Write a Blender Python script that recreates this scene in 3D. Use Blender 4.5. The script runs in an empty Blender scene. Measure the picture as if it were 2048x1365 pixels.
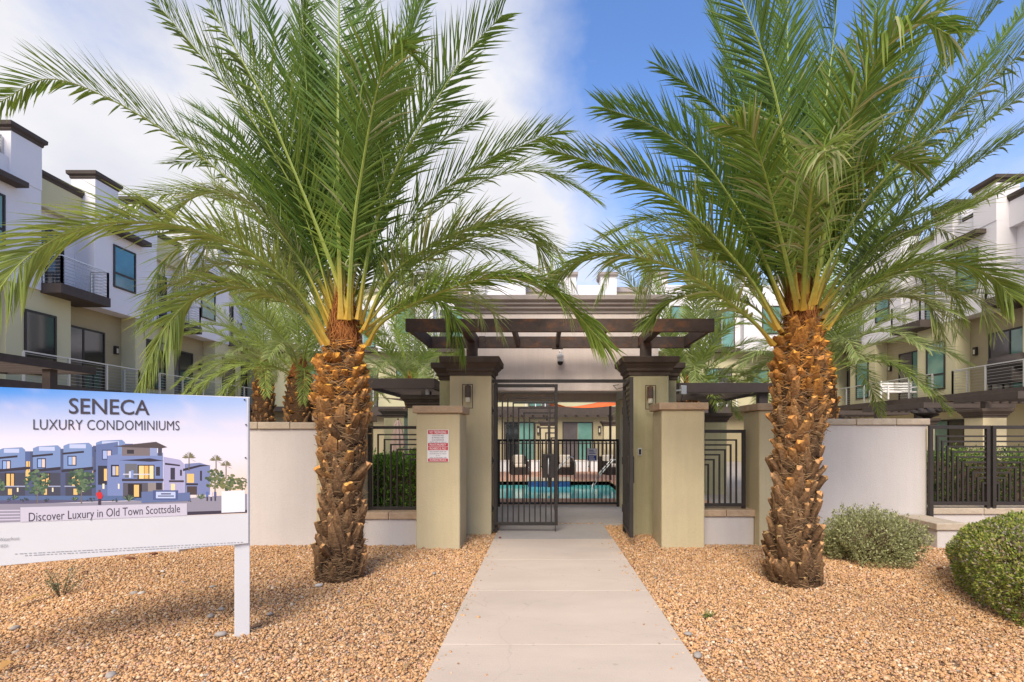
import bpy, bmesh, math, random
import numpy as np
from mathutils import Vector, Matrix, Euler
random.seed(7)
rng = np.random.default_rng(7)
R = math.radians
scn = bpy.context.scene
COL = scn.collection

# ------------------------------------------------------------------ camera
F, CX, HY, H = 1050.0, 1088.0, 873.0, 1.6     # focal length (photo px), vanishing point, eye height (m)
cam_data = bpy.data.cameras.new('camera')
cam_data.sensor_width = 36.0
cam_data.lens = 36.0 * F / 2048.0
cam_data.shift_x = -(CX - 1024.0) / 2048.0
cam_data.shift_y = (HY - 682.5) / 2048.0
cam_data.clip_start = 0.05
cam_data.clip_end = 3000
cam = bpy.data.objects.new('camera', cam_data)
COL.objects.link(cam)
cam.location = (0, 0, H)
cam.rotation_euler = (R(90), 0, 0)
scn.camera = cam

# ------------------------------------------------------------------ sky, sun, exposure
SUN_EL, SUN_AZ = R(43), R(192)      # azimuth clockwise from +Y (behind the camera, to its left)
world = bpy.data.worlds.new('World')
scn.world = world
world.use_nodes = True
nt = world.node_tree
nt.nodes.clear()
def wn(t, **kw):
    n = nt.nodes.new(t)
    for k, v in kw.items(): setattr(n, k, v)
    return n
wout = wn('ShaderNodeOutputWorld'); wbg = wn('ShaderNodeBackground')
sky = wn('ShaderNodeTexSky', sky_type='NISHITA')
sky.sun_disc = False; sky.sun_elevation = SUN_EL; sky.sun_rotation = SUN_AZ
sky.altitude = 380; sky.air_density = 1.0; sky.dust_density = 0.6; sky.ozone_density = 2.2
wbg.inputs['Strength'].default_value = 0.088
wtc = wn('ShaderNodeTexCoord')
wsep = wn('ShaderNodeSeparateXYZ')
nt.links.new(wtc.outputs['Generated'], wsep.inputs[0])
def wmath(op, a, b=None, clamp=False):
    n = wn('ShaderNodeMath', operation=op); n.use_clamp = clamp
    for i, v in enumerate((a, b)):
        if v is None: continue
        if isinstance(v, (int, float)): n.inputs[i].default_value = v
        else: nt.links.new(v, n.inputs[i])
    return n.outputs[0]
zden = wmath('ADD', wmath('MAXIMUM', wsep.outputs['Z'], 0.0), 0.32)
cu = wmath('DIVIDE', wsep.outputs['X'], zden); cv = wmath('DIVIDE', wsep.outputs['Y'], zden)
wcomb = wn('ShaderNodeCombineXYZ'); nt.links.new(cu, wcomb.inputs[0]); nt.links.new(cv, wcomb.inputs[1])
wn1 = wn('ShaderNodeTexNoise'); wn1.inputs['Scale'].default_value = 1.35; wn1.inputs['Detail'].default_value = 9; wn1.inputs['Roughness'].default_value = 0.56
wmap = wn('ShaderNodeMapping'); wmap.inputs['Location'].default_value = (2.6, 1.4, 0.3); wmap.inputs['Scale'].default_value = (1.0, 0.8, 1)
nt.links.new(wcomb.outputs[0], wmap.inputs[0]); nt.links.new(wmap.outputs[0], wn1.inputs['Vector'])
# a broad cloud bank lies to the left and low on the horizon, clear blue opens to the upper right
bank = wmath('MAXIMUM', wmath('MINIMUM', wmath('MULTIPLY', wmath('SUBTRACT', cu, 0.03), -1.1), 0.19), -0.055)
low = wmath('MULTIPLY', wmath('MAXIMUM', wmath('SUBTRACT', 0.47, wsep.outputs['Z']), 0.0), 0.42)
msum = wmath('ADD', wmath('ADD', wn1.outputs['Fac'], bank), low)
wramp = wn('ShaderNodeValToRGB')
wramp.color_ramp.elements[0].position = 0.385; wramp.color_ramp.elements[0].color = (0, 0, 0, 1)
wramp.color_ramp.elements[1].position = 0.62; wramp.color_ramp.elements[1].color = (1, 1, 1, 1)
e = wramp.color_ramp.elements.new(0.47); e.color = (0.30, 0.30, 0.30, 1)
nt.links.new(msum, wramp.inputs[0])
wn2 = wn('ShaderNodeTexNoise'); wn2.inputs['Scale'].default_value = 2.0; wn2.inputs['Detail'].default_value = 6
nt.links.new(wcomb.outputs[0], wn2.inputs['Vector'])
wc = wn('ShaderNodeValToRGB')
wc.color_ramp.elements[0].position = 0.35; wc.color_ramp.elements[0].color = (0.76, 0.77, 0.85, 1)
wc.color_ramp.elements[1].position = 0.62; wc.color_ramp.elements[1].color = (0.98, 0.97, 0.985, 1)
nt.links.new(wn2.outputs['Fac'], wc.inputs[0])
wcs = wn('ShaderNodeVectorMath', operation='SCALE'); wcs.inputs['Scale'].default_value = 3.85
nt.links.new(wc.outputs[0], wcs.inputs[0])
wsk = wn('ShaderNodeVectorMath', operation='MULTIPLY'); wsk.inputs[1].default_value = (0.70, 0.84, 1.06)
nt.links.new(sky.outputs[0], wsk.inputs[0])
wmix = wn('ShaderNodeMix', data_type='RGBA')
nt.links.new(wramp.outputs[0], wmix.inputs[0]); nt.links.new(wsk.outputs[0], wmix.inputs[6]); nt.links.new(wcs.outputs[0], wmix.inputs[7])
nt.links.new(wmix.outputs[2], wbg.inputs[0]); nt.links.new(wbg.outputs[0], wout.inputs[0])

sun_data = bpy.data.lights.new('sun', 'SUN')
sun_data.energy = 1.5; sun_data.angle = R(30); sun_data.color = (1.0, 0.91, 0.78)
sun = bpy.data.objects.new('sun', sun_data); COL.objects.link(sun)
sd = Vector((math.sin(SUN_AZ) * math.cos(SUN_EL), math.cos(SUN_AZ) * math.cos(SUN_EL), math.sin(SUN_EL)))
sun.rotation_euler = sd.to_track_quat('Z', 'Y').to_euler()
sun.location = (-6, -8, 14)
scn.view_settings.view_transform = 'Standard'
scn.view_settings.look = 'None'
scn.view_settings.gamma = 1.0
scn.view_settings.exposure = 1.60
scn.view_settings.use_curve_mapping = False
scn.cycles.max_bounces = 8
scn.cycles.transparent_max_bounces = 8

# ------------------------------------------------------------------ helpers
def PX(px, Y): return (px - CX) / F * Y            # world x of a photo column at distance Y
def PZ(py, Y): return H - (py - HY) / F * Y        # world z of a photo row at distance Y
def at(px, py, Y): return Vector((PX(px, Y), Y, PZ(py, Y)))

def srgb(r, g, b):
    f = lambda c: c / 12.92 if c <= 0.04045 else ((c + 0.055) / 1.055) ** 2.4
    return (f(r / 255), f(g / 255), f(b / 255))

def tag(o, label=None, cat=None, group=None, kind=None):
    if label: o['label'] = label
    if cat: o['category'] = cat
    if group: o['group'] = group
    if kind: o['kind'] = kind
    return o

def thing(name, label, cat, loc=(0, 0, 0), rz=0.0, group=None):
    o = bpy.data.objects.new(name, None)
    o.empty_display_size = 0.1
    COL.objects.link(o)
    o.location = loc; o.rotation_euler = (0, 0, rz)
    return tag(o, label, cat, group)

class MB:
    """collects geometry for ONE mesh object (coordinates in world space unless the parent is moved)"""
    def __init__(s): s.v, s.f, s.m, s.c = [], [], [], None
    def add(s, vs, fs, mi=0):
        o = len(s.v); s.v.extend([tuple(p) for p in vs])
        for f in fs: s.f.append(tuple(i + o for i in f)); s.m.append(mi)
        return s
    def box(s, x0, x1, y0, y1, z0, z1, mi=0):
        vs = [(x0,y0,z0),(x1,y0,z0),(x1,y1,z0),(x0,y1,z0),(x0,y0,z1),(x1,y0,z1),(x1,y1,z1),(x0,y1,z1)]
        return s.add(vs, [(3,2,1,0),(4,5,6,7),(0,1,5,4),(1,2,6,5),(2,3,7,6),(3,0,4,7)], mi)
    def quad(s, a, b, c, d, mi=0): return s.add([a, b, c, d], [(0,1,2,3)], mi)
    def rings(s, x0, x1, y0, y1, prof, mi=0):
        """rectangular moulding: prof is a list of (overhang, z) from bottom to top, closed at both ends"""
        vs, fs = [], []
        for off, z in prof:
            vs += [(x0-off,y0-off,z),(x1+off,y0-off,z),(x1+off,y1+off,z),(x0-off,y1+off,z)]
        n = len(prof)
        fs.append((3,2,1,0))
        for k in range(n-1):
            for j in range(4):
                a, b = 4*k+j, 4*k+(j+1) % 4
                fs.append((a, b, b+4, a+4))
        fs.append((4*n-4,4*n-3,4*n-2,4*n-1))
        return s.add(vs, fs, mi)
    def bar(s, p, q, w, h=None, mi=0, up=(0,0,1)):
        """square bar from p to q"""
        h = w if h is None else h
        p, q = Vector(p), Vector(q); t = (q-p).normalized(); u = Vector(up)
        if abs(t.dot(u)) > 0.98: u = Vector((0,1,0))
        sx = t.cross(u).normalized() * (w/2); sz = sx.cross(t).normalized() * (h/2)
        vs = [p-sx-sz,p+sx-sz,p+sx+sz,p-sx+sz,q-sx-sz,q+sx-sz,q+sx+sz,q-sx+sz]
        return s.add(vs, [(0,1,2,3),(7,6,5,4),(4,5,1,0),(5,6,2,1),(6,7,3,2),(7,4,0,3)], mi)
    def tube(s, pts, rad, n=8, mi=0, cap=True):
        pts = [Vector(p) for p in pts]
        rad = rad if isinstance(rad, (list, tuple)) else [rad]*len(pts)
        vs, fs = [], []
        for i, p in enumerate(pts):
            t = (pts[min(i+1,len(pts)-1)] - pts[max(i-1,0)]).normalized()
            u = Vector((0,0,1)) if abs(t.z) < 0.9 else Vector((1,0,0))
            a = t.cross(u).normalized(); b = a.cross(t).normalized()
            for k in range(n):
                th = 2*math.pi*k/n
                vs.append(p + (a*math.cos(th) + b*math.sin(th))*rad[i])
        for i in range(len(pts)-1):
            for k in range(n):
                fs.append((i*n+k, i*n+(k+1) % n, (i+1)*n+(k+1) % n, (i+1)*n+k))
        if cap:
            fs.append(tuple(range(n-1,-1,-1))); fs.append(tuple((len(pts)-1)*n+k for k in range(n)))
        return s.add(vs, fs, mi)
    def lathe(s, prof, cx, cy, n=20, mi=0):
        return s.tube_z([(r, z) for r, z in prof], cx, cy, n, mi)
    def tube_z(s, prof, cx, cy, n=20, mi=0):
        vs, fs = [], []
        for r, z in prof:
            for k in range(n):
                th = 2*math.pi*k/n; vs.append((cx+r*math.cos(th), cy+r*math.sin(th), z))
        for i in range(len(prof)-1):
            for k in range(n): fs.append((i*n+k, i*n+(k+1) % n, (i+1)*n+(k+1) % n, (i+1)*n+k))
        fs.append(tuple(range(n-1,-1,-1))); fs.append(tuple((len(prof)-1)*n+k for k in range(n)))
        return s.add(vs, fs, mi)
    def mesh(s, name, mats, smooth=False, colors=None):
        me = bpy.data.meshes.new(name)
        me.from_pydata(s.v, [], s.f)
        for m in (mats if isinstance(mats, (list, tuple)) else [mats]): me.materials.append(m)
        if any(s.m): me.polygons.foreach_set('material_index', s.m)
        if smooth: me.polygons.foreach_set('use_smooth', [True]*len(s.f))
        if colors is not None:
            ca = me.color_attributes.new('Col', 'FLOAT_COLOR', 'POINT')
            ca.data.foreach_set('color', np.asarray(colors, dtype=np.float32).ravel())
        me.update()
        return me
    def build(s, name, mats, parent=None, smooth=False, bevel=0, colors=None, seg=2):
        o = bpy.data.objects.new(name, s.mesh(name, mats, smooth, colors))
        COL.objects.link(o)
        if parent is not None: o.parent = parent
        if bevel:
            b = o.modifiers.new('bevel', 'BEVEL'); b.width = bevel; b.segments = seg; b.limit_method = 'ANGLE'; b.angle_limit = R(40)
        return o

def inst(name, mesh, parent, loc=(0,0,0), rot=(0,0,0), sc=(1,1,1)):
    o = bpy.data.objects.new(name, mesh); COL.objects.link(o)
    o.parent = parent; o.location = loc; o.rotation_euler = rot; o.scale = sc
    return o

# ------------------------------------------------------------------ materials
def mat(name, color, rough=0.8, bump=0.0, bscale=60, var=0.0, vscale=3.0, spec=0.35, metal=0.0, stain=0.0, stain_col=None, detail=6, stretch=(1,1,1), fine=0.0):
    m = bpy.data.materials.new(name); m.use_nodes = True
    n = m.node_tree; N = n.nodes; L = n.links
    b = N['Principled BSDF']
    b.inputs['Roughness'].default_value = rough; b.inputs['Metallic'].default_value = metal
    b.inputs['Specular IOR Level'].default_value = spec
    b.inputs['Base Color'].default_value = (*color, 1)
    tc = N.new('ShaderNodeTexCoord'); mp = N.new('ShaderNodeMapping'); mp.inputs['Scale'].default_value = stretch
    geo = N.new('ShaderNodeNewGeometry'); L.new(geo.outputs['Position'], mp.inputs[0])
    last = None
    if var > 0:
        t = N.new('ShaderNodeTexNoise'); t.inputs['Scale'].default_value = vscale; t.inputs['Detail'].default_value = detail; t.inputs['Roughness'].default_value = 0.62
        L.new(mp.outputs[0], t.inputs['Vector'])
        r = N.new('ShaderNodeMapRange'); r.inputs[1].default_value = 0.25; r.inputs[2].default_value = 0.75
        r.inputs[3].default_value = 1 - var; r.inputs[4].default_value = 1 + var
        L.new(t.outputs['Fac'], r.inputs[0])
        v = N.new('ShaderNodeVectorMath'); v.operation = 'SCALE'; v.inputs[0].default_value = color
        L.new(r.outputs[0], v.inputs['Scale']); last = v.outputs[0]
    if stain > 0:
        t = N.new('ShaderNodeTexNoise'); t.inputs['Scale'].default_value = vscale*0.7; t.inputs['Detail'].default_value = 8; t.inputs['Roughness'].default_value = 0.7
        mp2 = N.new('ShaderNodeMapping'); mp2.inputs['Location'].default_value = (5.3, 1.7, 2.2); mp2.inputs['Scale'].default_value = stretch
        L.new(geo.outputs['Position'], mp2.inputs[0]); L.new(mp2.outputs[0], t.inputs['Vector'])
        r = N.new('ShaderNodeMapRange'); r.inputs[1].default_value = 0.52; r.inputs[2].default_value = 0.72; r.inputs[3].default_value = 0; r.inputs[4].default_value = stain
        L.new(t.outputs['Fac'], r.inputs[0])
        mx = N.new('ShaderNodeMix'); mx.data_type = 'RGBA'
        L.new(r.outputs[0], mx.inputs[0])
        if last is not None: L.new(last, mx.inputs[6])
        else: mx.inputs[6].default_value = (*color, 1)
        mx.inputs[7].default_value = (*(stain_col or color), 1); last = mx.outputs[2]
    if fine > 0:
        t = N.new('ShaderNodeTexNoise'); t.inputs['Scale'].default_value = 140; t.inputs['Detail'].default_value = 3
        L.new(geo.outputs['Position'], t.inputs['Vector'])
        r = N.new('ShaderNodeMapRange'); r.inputs[1].default_value = 0.3; r.inputs[2].default_value = 0.7; r.inputs[3].default_value = 1-fine; r.inputs[4].default_value = 1+fine
        L.new(t.outputs['Fac'], r.inputs[0])
        v = N.new('ShaderNodeVectorMath'); v.operation = 'SCALE'
        if last is not None: L.new(last, v.inputs[0])
        else: v.inputs[0].default_value = color
        L.new(r.outputs[0], v.inputs['Scale']); last = v.outputs[0]
    if last is not None: L.new(last, b.inputs['Base Color'])
    if bump > 0:
        t = N.new('ShaderNodeTexNoise'); t.inputs['Scale'].default_value = bscale; t.inputs['Detail'].default_value = 5; t.inputs['Roughness'].default_value = 0.6
        L.new(mp.outputs[0], t.inputs['Vector'])
        bp = N.new('ShaderNodeBump'); bp.inputs['Strength'].default_value = bump; bp.inputs['Distance'].default_value = 0.02
        L.new(t.outputs['Fac'], bp.inputs['Height']); L.new(bp.outputs[0], b.inputs['Normal'])
    return m

def colmat(name, rough=0.8, spec=0.3, trans=0.0, bump=0.0, bscale=40, var=0.0, vscale=30, objvar=0.0):
    """colour from the mesh's own colour attribute (leaf, stone and print colours)"""
    m = bpy.data.materials.new(name); m.use_nodes = True
    N = m.node_tree.nodes; L = m.node_tree.links; b = N['Principled BSDF']
    b.inputs['Roughness'].default_value = rough; b.inputs['Specular IOR Level'].default_value = spec
    a = N.new('ShaderNodeVertexColor'); a.layer_name = 'Col'
    last = a.outputs[0]
    geo = N.new('ShaderNodeNewGeometry')
    if var > 0:
        t = N.new('ShaderNodeTexNoise'); t.inputs['Scale'].default_value = vscale; t.inputs['Detail'].default_value = 4
        L.new(geo.outputs['Position'], t.inputs['Vector'])
        r = N.new('ShaderNodeMapRange'); r.inputs[1].default_value = 0.3; r.inputs[2].default_value = 0.7; r.inputs[3].default_value = 1-var; r.inputs[4].default_value = 1+var
        L.new(t.outputs['Fac'], r.inputs[0])
        v = N.new('ShaderNodeVectorMath'); v.operation = 'SCALE'; L.new(last, v.inputs[0]); L.new(r.outputs[0], v.inputs['Scale']); last = v.outputs[0]
    if objvar > 0:
        oi = N.new('ShaderNodeObjectInfo')
        r = N.new('ShaderNodeMapRange'); r.inputs[3].default_value = 1-objvar; r.inputs[4].default_value = 1+objvar
        L.new(oi.outputs['Random'], r.inputs[0])
        v = N.new('ShaderNodeVectorMath'); v.operation = 'SCALE'; L.new(last, v.inputs[0]); L.new(r.outputs[0], v.inputs['Scale']); last = v.outputs[0]
    L.new(last, b.inputs['Base Color'])
    if bump > 0:
        t = N.new('ShaderNodeTexNoise'); t.inputs['Scale'].default_value = bscale; t.inputs['Detail'].default_value = 4
        L.new(geo.outputs['Position'], t.inputs['Vector'])
        bp = N.new('ShaderNodeBump'); bp.inputs['Strength'].default_value = bump; bp.inputs['Distance'].default_value = 0.02
        L.new(t.outputs['Fac'], bp.inputs['Height']); L.new(bp.outputs[0], b.inputs['Normal'])
    if trans > 0:
        tr = N.new('ShaderNodeBsdfTranslucent'); L.new(last, tr.inputs[0])
        mx = N.new('ShaderNodeMixShader'); mx.inputs[0].default_value = trans
        L.new(b.outputs[0], mx.inputs[1]); L.new(tr.outputs[0], mx.inputs[2])
        L.new(mx.outputs[0], N['Material Output'].inputs[0])
    return m

def siding(name, color, pitch=0.15):
    """lap siding of the far recesses: fine board joints in the relief"""
    m = mat(name, color, 0.75, var=0.06, vscale=1.5)
    N = m.node_tree.nodes; L = m.node_tree.links
    g = N.new('ShaderNodeNewGeometry'); s = N.new('ShaderNodeSeparateXYZ'); L.new(g.outputs['Position'], s.inputs[0])
    d = N.new('ShaderNodeMath'); d.operation = 'DIVIDE'; d.inputs[1].default_value = pitch; L.new(s.outputs[2], d.inputs[0])
    fr = N.new('ShaderNodeMath'); fr.operation = 'FRACT'; L.new(d.outputs[0], fr.inputs[0])
    bp = N.new('ShaderNodeBump'); bp.inputs['Strength'].default_value = 0.9; bp.inputs['Distance'].default_value = 0.02
    L.new(fr.outputs[0], bp.inputs['Height']); L.new(bp.outputs[0], N['Principled BSDF'].inputs['Normal'])
    return m

M = {}
M['sage'] = mat('sage_stucco', (0.545, 0.46, 0.29), 0.92, bump=0.35, bscale=55, var=0.07, vscale=1.6, stain=0.25, stain_col=(0.48, 0.40, 0.25), fine=0.05, spec=0.15)
M['sage_green'] = mat('green_stucco', (0.45, 0.40, 0.24), 0.92, bump=0.35, bscale=55, var=0.08, vscale=1.4, stain=0.45, stain_col=(0.29, 0.31, 0.18), fine=0.05, spec=0.15)
M['white_stucco'] = mat('pale_stucco', (0.585, 0.53, 0.495), 0.92, bump=0.32, bscale=50, var=0.045, vscale=1.3, stain=0.25, stain_col=(0.50, 0.47, 0.45), fine=0.04, spec=0.15)
M['grey_stucco'] = mat('grey_stucco', (0.68, 0.585, 0.53), 0.92, bump=0.3, bscale=45, var=0.08, vscale=1.1, stain=0.3, stain_col=(0.58, 0.49, 0.44), fine=0.04, spec=0.15)
M['lav_stucco'] = mat('lavender_white_stucco', (0.73, 0.705, 0.73), 0.9, bump=0.2, bscale=30, var=0.03, vscale=0.6, spec=0.15)
M['lime_stucco'] = mat('pale_green_stucco', (0.56, 0.51, 0.32), 0.9, bump=0.2, bscale=30, var=0.04, vscale=0.6, spec=0.15)
M['siding'] = siding('olive_lap_siding', (0.36, 0.30, 0.18))
M['brown'] = mat('brown_trim_paint', (0.075, 0.058, 0.05), 0.75, var=0.15, vscale=4, bump=0.12, bscale=40, spec=0.25)
M['cap_brown'] = mat('brown_cast_moulding', (0.085, 0.064, 0.052), 0.85, var=0.2, vscale=3, bump=0.25, bscale=40, stain=0.5, stain_col=(0.15, 0.12, 0.10), spec=0.2)
M['cornice_tan'] = mat('taupe_cornice', (0.36, 0.31, 0.29), 0.88, var=0.12, vscale=2.5, bump=0.2, bscale=40, stain=0.4, stain_col=(0.42, 0.355, 0.32), spec=0.2)
M['iron'] = mat('dark_bronze_iron', (0.034, 0.027, 0.023), 0.5, var=0.2, vscale=8, spec=0.4, bump=0.05, bscale=80)
M['black_iron'] = mat('black_iron', (0.014, 0.012, 0.011), 0.5, spec=0.4)
M['rust'] = mat('weathered_corten_steel', (0.078, 0.055, 0.046), 0.68, var=0.35, vscale=5, bump=0.15, bscale=70, stain=0.85, stain_col=(0.24, 0.095, 0.035), spec=0.3, stretch=(1, 1, 1.6))
M['stone'] = mat('sandstone_coping', (0.46, 0.33, 0.22), 0.9, bump=0.6, bscale=22, var=0.2, vscale=7, stain=0.45, stain_col=(0.36, 0.21, 0.13), fine=0.08, spec=0.15)
M['stone_pale'] = mat('pale_coping', (0.47, 0.385, 0.29), 0.9, bump=0.5, bscale=22, var=0.14, vscale=6, stain=0.4, stain_col=(0.38, 0.26, 0.19), fine=0.06, spec=0.15)
M['concrete'] = mat('beige_broom_concrete', (0.555, 0.455, 0.378), 0.9, bump=0.18, bscale=90, var=0.10, vscale=1.3, stain=0.35, stain_col=(0.50, 0.395, 0.33), fine=0.045, spec=0.15, stretch=(0.55, 1.3, 1))
M['concrete_grey'] = mat('grey_concrete', (0.40, 0.36, 0.335), 0.9, bump=0.18, bscale=90, var=0.08, vscale=1.3, stain=0.3, stain_col=(0.28, 0.26, 0.25), fine=0.045, spec=0.15)
def streaks(m, k=0.13):
    """rain streaks and trowel marks running down a stucco face"""
    N = m.node_tree.nodes; L = m.node_tree.links; b = N['Principled BSDF']; src = b.inputs['Base Color'].links[0].from_socket
    g = N.new('ShaderNodeNewGeometry'); mp = N.new('ShaderNodeMapping'); mp.inputs['Scale'].default_value = (9, 9, 0.55); L.new(g.outputs['Position'], mp.inputs[0])
    t = N.new('ShaderNodeTexNoise'); t.inputs['Scale'].default_value = 1.6; t.inputs['Detail'].default_value = 7; t.inputs['Roughness'].default_value = 0.65; L.new(mp.outputs[0], t.inputs['Vector'])
    r = N.new('ShaderNodeMapRange'); r.inputs[1].default_value = 0.36; r.inputs[2].default_value = 0.66; r.inputs[3].default_value = 1-k; r.inputs[4].default_value = 1+k*0.45; L.new(t.outputs['Fac'], r.inputs[0])
    v = N.new('ShaderNodeVectorMath'); v.operation = 'SCALE'; L.new(src, v.inputs[0]); L.new(r.outputs[0], v.inputs['Scale']); L.new(v.outputs[0], b.inputs['Base Color'])
for k_, a_ in (('sage', 0.035), ('sage_green', 0.09), ('white_stucco', 0.025), ('grey_stucco', 0.05)): streaks(M[k_], a_)
def worn_concrete(m):
    """broom ridges across the walk, hairline cracks and small drips"""
    N = m.node_tree.nodes; L = m.node_tree.links; b = N['Principled BSDF']; src = b.inputs['Base Color'].links[0].from_socket
    g = N.new('ShaderNodeNewGeometry')
    mp = N.new('ShaderNodeMapping'); mp.inputs['Scale'].default_value = (1.2, 70, 1); L.new(g.outputs['Position'], mp.inputs[0])
    t = N.new('ShaderNodeTexNoise'); t.inputs['Scale'].default_value = 3.0; t.inputs['Detail'].default_value = 4; L.new(mp.outputs[0], t.inputs['Vector'])
    bp = N.new('ShaderNodeBump'); bp.inputs['Strength'].default_value = 0.35; bp.inputs['Distance'].default_value = 0.006; L.new(t.outputs['Fac'], bp.inputs['Height'])
    if b.inputs['Normal'].links: L.new(b.inputs['Normal'].links[0].from_socket, bp.inputs['Normal'])
    L.new(bp.outputs[0], b.inputs['Normal'])
    nz = N.new('ShaderNodeTexNoise'); nz.inputs['Scale'].default_value = 2.2; nz.inputs['Detail'].default_value = 6; L.new(g.outputs['Position'], nz.inputs['Vector'])
    ad = N.new('ShaderNodeVectorMath'); ad.operation = 'MULTIPLY_ADD'; ad.inputs[1].default_value = (0.5, 0.5, 0); L.new(nz.outputs['Color'], ad.inputs[0]); L.new(g.outputs['Position'], ad.inputs[2])
    vo = N.new('ShaderNodeTexVoronoi'); vo.feature = 'DISTANCE_TO_EDGE'; vo.inputs['Scale'].default_value = 0.62; L.new(ad.outputs[0], vo.inputs['Vector'])
    r = N.new('ShaderNodeMapRange'); r.inputs[1].default_value = 0.0; r.inputs[2].default_value = 0.004; r.inputs[3].default_value = 0.90; r.inputs[4].default_value = 1.0; L.new(vo.outputs['Distance'], r.inputs[0])
    sp_ = N.new('ShaderNodeTexNoise'); sp_.inputs['Scale'].default_value = 16; sp_.inputs['Detail'].default_value = 2; L.new(g.outputs['Position'], sp_.inputs['Vector'])
    r2 = N.new('ShaderNodeMapRange'); r2.inputs[1].default_value = 0.70; r2.inputs[2].default_value = 0.76; r2.inputs[3].default_value = 1.0; r2.inputs[4].default_value = 0.84; L.new(sp_.outputs['Fac'], r2.inputs[0])
    mm = N.new('ShaderNodeMath'); mm.operation = 'MULTIPLY'; L.new(r.outputs[0], mm.inputs[0]); L.new(r2.outputs[0], mm.inputs[1])
    v = N.new('ShaderNodeVectorMath'); v.operation = 'SCALE'; L.new(src, v.inputs[0]); L.new(mm.outputs[0], v.inputs['Scale']); L.new(v.outputs[0], b.inputs['Base Color'])
worn_concrete(M['concrete']); worn_concrete(M['concrete_grey'])
M['soil'] = mat('sandy_soil', (0.46, 0.32, 0.21), 1.0, bump=0.8, bscale=60, var=0.3, vscale=25, fine=0.25, spec=0.05)
M['deck'] = mat('terracotta_pool_deck', (0.48, 0.27, 0.18), 0.85, var=0.12, vscale=2, fine=0.06, spec=0.15)
M['paver'] = mat('courtyard_paving', (0.36, 0.31, 0.27), 0.9, var=0.1, vscale=1, spec=0.15)
M['white_paint'] = mat('white_paint', (0.65, 0.64, 0.65), 0.55, var=0.02, vscale=5, spec=0.35)
M['white_metal'] = mat('white_metal', (0.78, 0.77, 0.76), 0.45, spec=0.4)
M['steel'] = mat('brushed_steel', (0.58, 0.58, 0.58), 0.4, metal=0.6)
M['cable'] = mat('steel_cable', (0.34, 0.34, 0.34), 0.45, metal=0.4)
M['frame'] = mat('bronze_window_frame', (0.03, 0.025, 0.024), 0.5)
M['lamp_glass'] = mat('frosted_lamp_glass', (0.55, 0.5, 0.38), 0.3, spec=0.5)
M['black'] = mat('black_plastic', (0.012, 0.012, 0.014), 0.25, spec=0.5)
M['tile'] = mat('blue_pool_tile', (0.02, 0.075, 0.24), 0.25, var=0.5, vscale=14, spec=0.5)
M['pool_shell'] = mat('pool_plaster', (0.25, 0.52, 0.52), 0.8)
M['wicker'] = mat('dark_wicker', (0.035, 0.025, 0.02), 0.75, bump=0.6, bscale=90)
M['cushion'] = mat('cream_cushion', (0.62, 0.54, 0.44), 0.95)
M['canvas'] = mat('faded_canvas', (0.50, 0.37, 0.32), 0.95, var=0.08, vscale=6, bump=0.2, bscale=14)
M['orange_sail'] = mat('orange_shade_cloth', (0.80, 0.14, 0.025), 0.8)
M['grill_cover'] = mat('dark_cover_cloth', (0.045, 0.036, 0.034), 0.7, bump=0.5, bscale=12)
M['turf'] = mat('green_turf', (0.07, 0.16, 0.03), 0.95, var=0.3, vscale=30, bump=0.8, bscale=120)
M['red'] = mat('red_sign_print', (0.50, 0.022, 0.035), 0.5)
M['sign_white'] = mat('sign_white_print', (0.72, 0.70, 0.71), 0.5)
M['ink'] = mat('charcoal_ink', (0.055, 0.045, 0.055), 0.55)
M['ink_grey'] = mat('grey_ink', (0.30, 0.30, 0.32), 0.55)
M['ink_blue'] = mat('blue_ink', (0.035, 0.07, 0.28), 0.55)
M['leaf'] = colmat('palm_leaflet', 0.55, 0.22, trans=0.38, objvar=0.12)
M['stalk'] = colmat('palm_stalk', 0.5, 0.4, var=0.12, vscale=25)
M['boot'] = colmat('palm_leaf_base', 0.9, 0.15, bump=0.9, bscale=70, var=0.38, vscale=34, objvar=0.28)
M['fibre'] = colmat('palm_fibre', 0.95, 0.1)
M['core'] = mat('palm_trunk_core', (0.085, 0.042, 0.018), 0.95, bump=1.0, bscale=45, var=0.5, vscale=22, stretch=(1, 1, 2.5))
M['shrub'] = colmat('shrub_leaf', 0.6, 0.3, trans=0.25)
M['twig'] = mat('shrub_twig', (0.12, 0.075, 0.05), 0.9)
M['gravel'] = colmat('gravel_stone', 0.88, 0.2, bump=0.3, bscale=130, var=0.10, vscale=90)
M['print'] = colmat('board_print', 0.5, 0.35)
def glass(name, color, rough=0.06):
    m = mat(name, color, rough, spec=0.8, var=0.35, vscale=0.8, bump=0.02, bscale=1.2); return m
M['pane_teal'] = glass('teal_curtain_reflection_pane', (0.12, 0.25, 0.21))  # teal of the curtains and their reflection painted into the pane's base colour
M['pane_dark'] = glass('dark_pane', (0.018, 0.022, 0.024))
M['pane_grey'] = glass('curtained_pane', (0.10, 0.085, 0.085), 0.12)
M['pane_blue'] = glass('blue_shaded_pane', (0.03, 0.19, 0.26), 0.1)
M['water'] = mat('pool_water', (0.16, 0.70, 0.66), 0.08, bump=0.06, bscale=2.5, spec=0.16)
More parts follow.
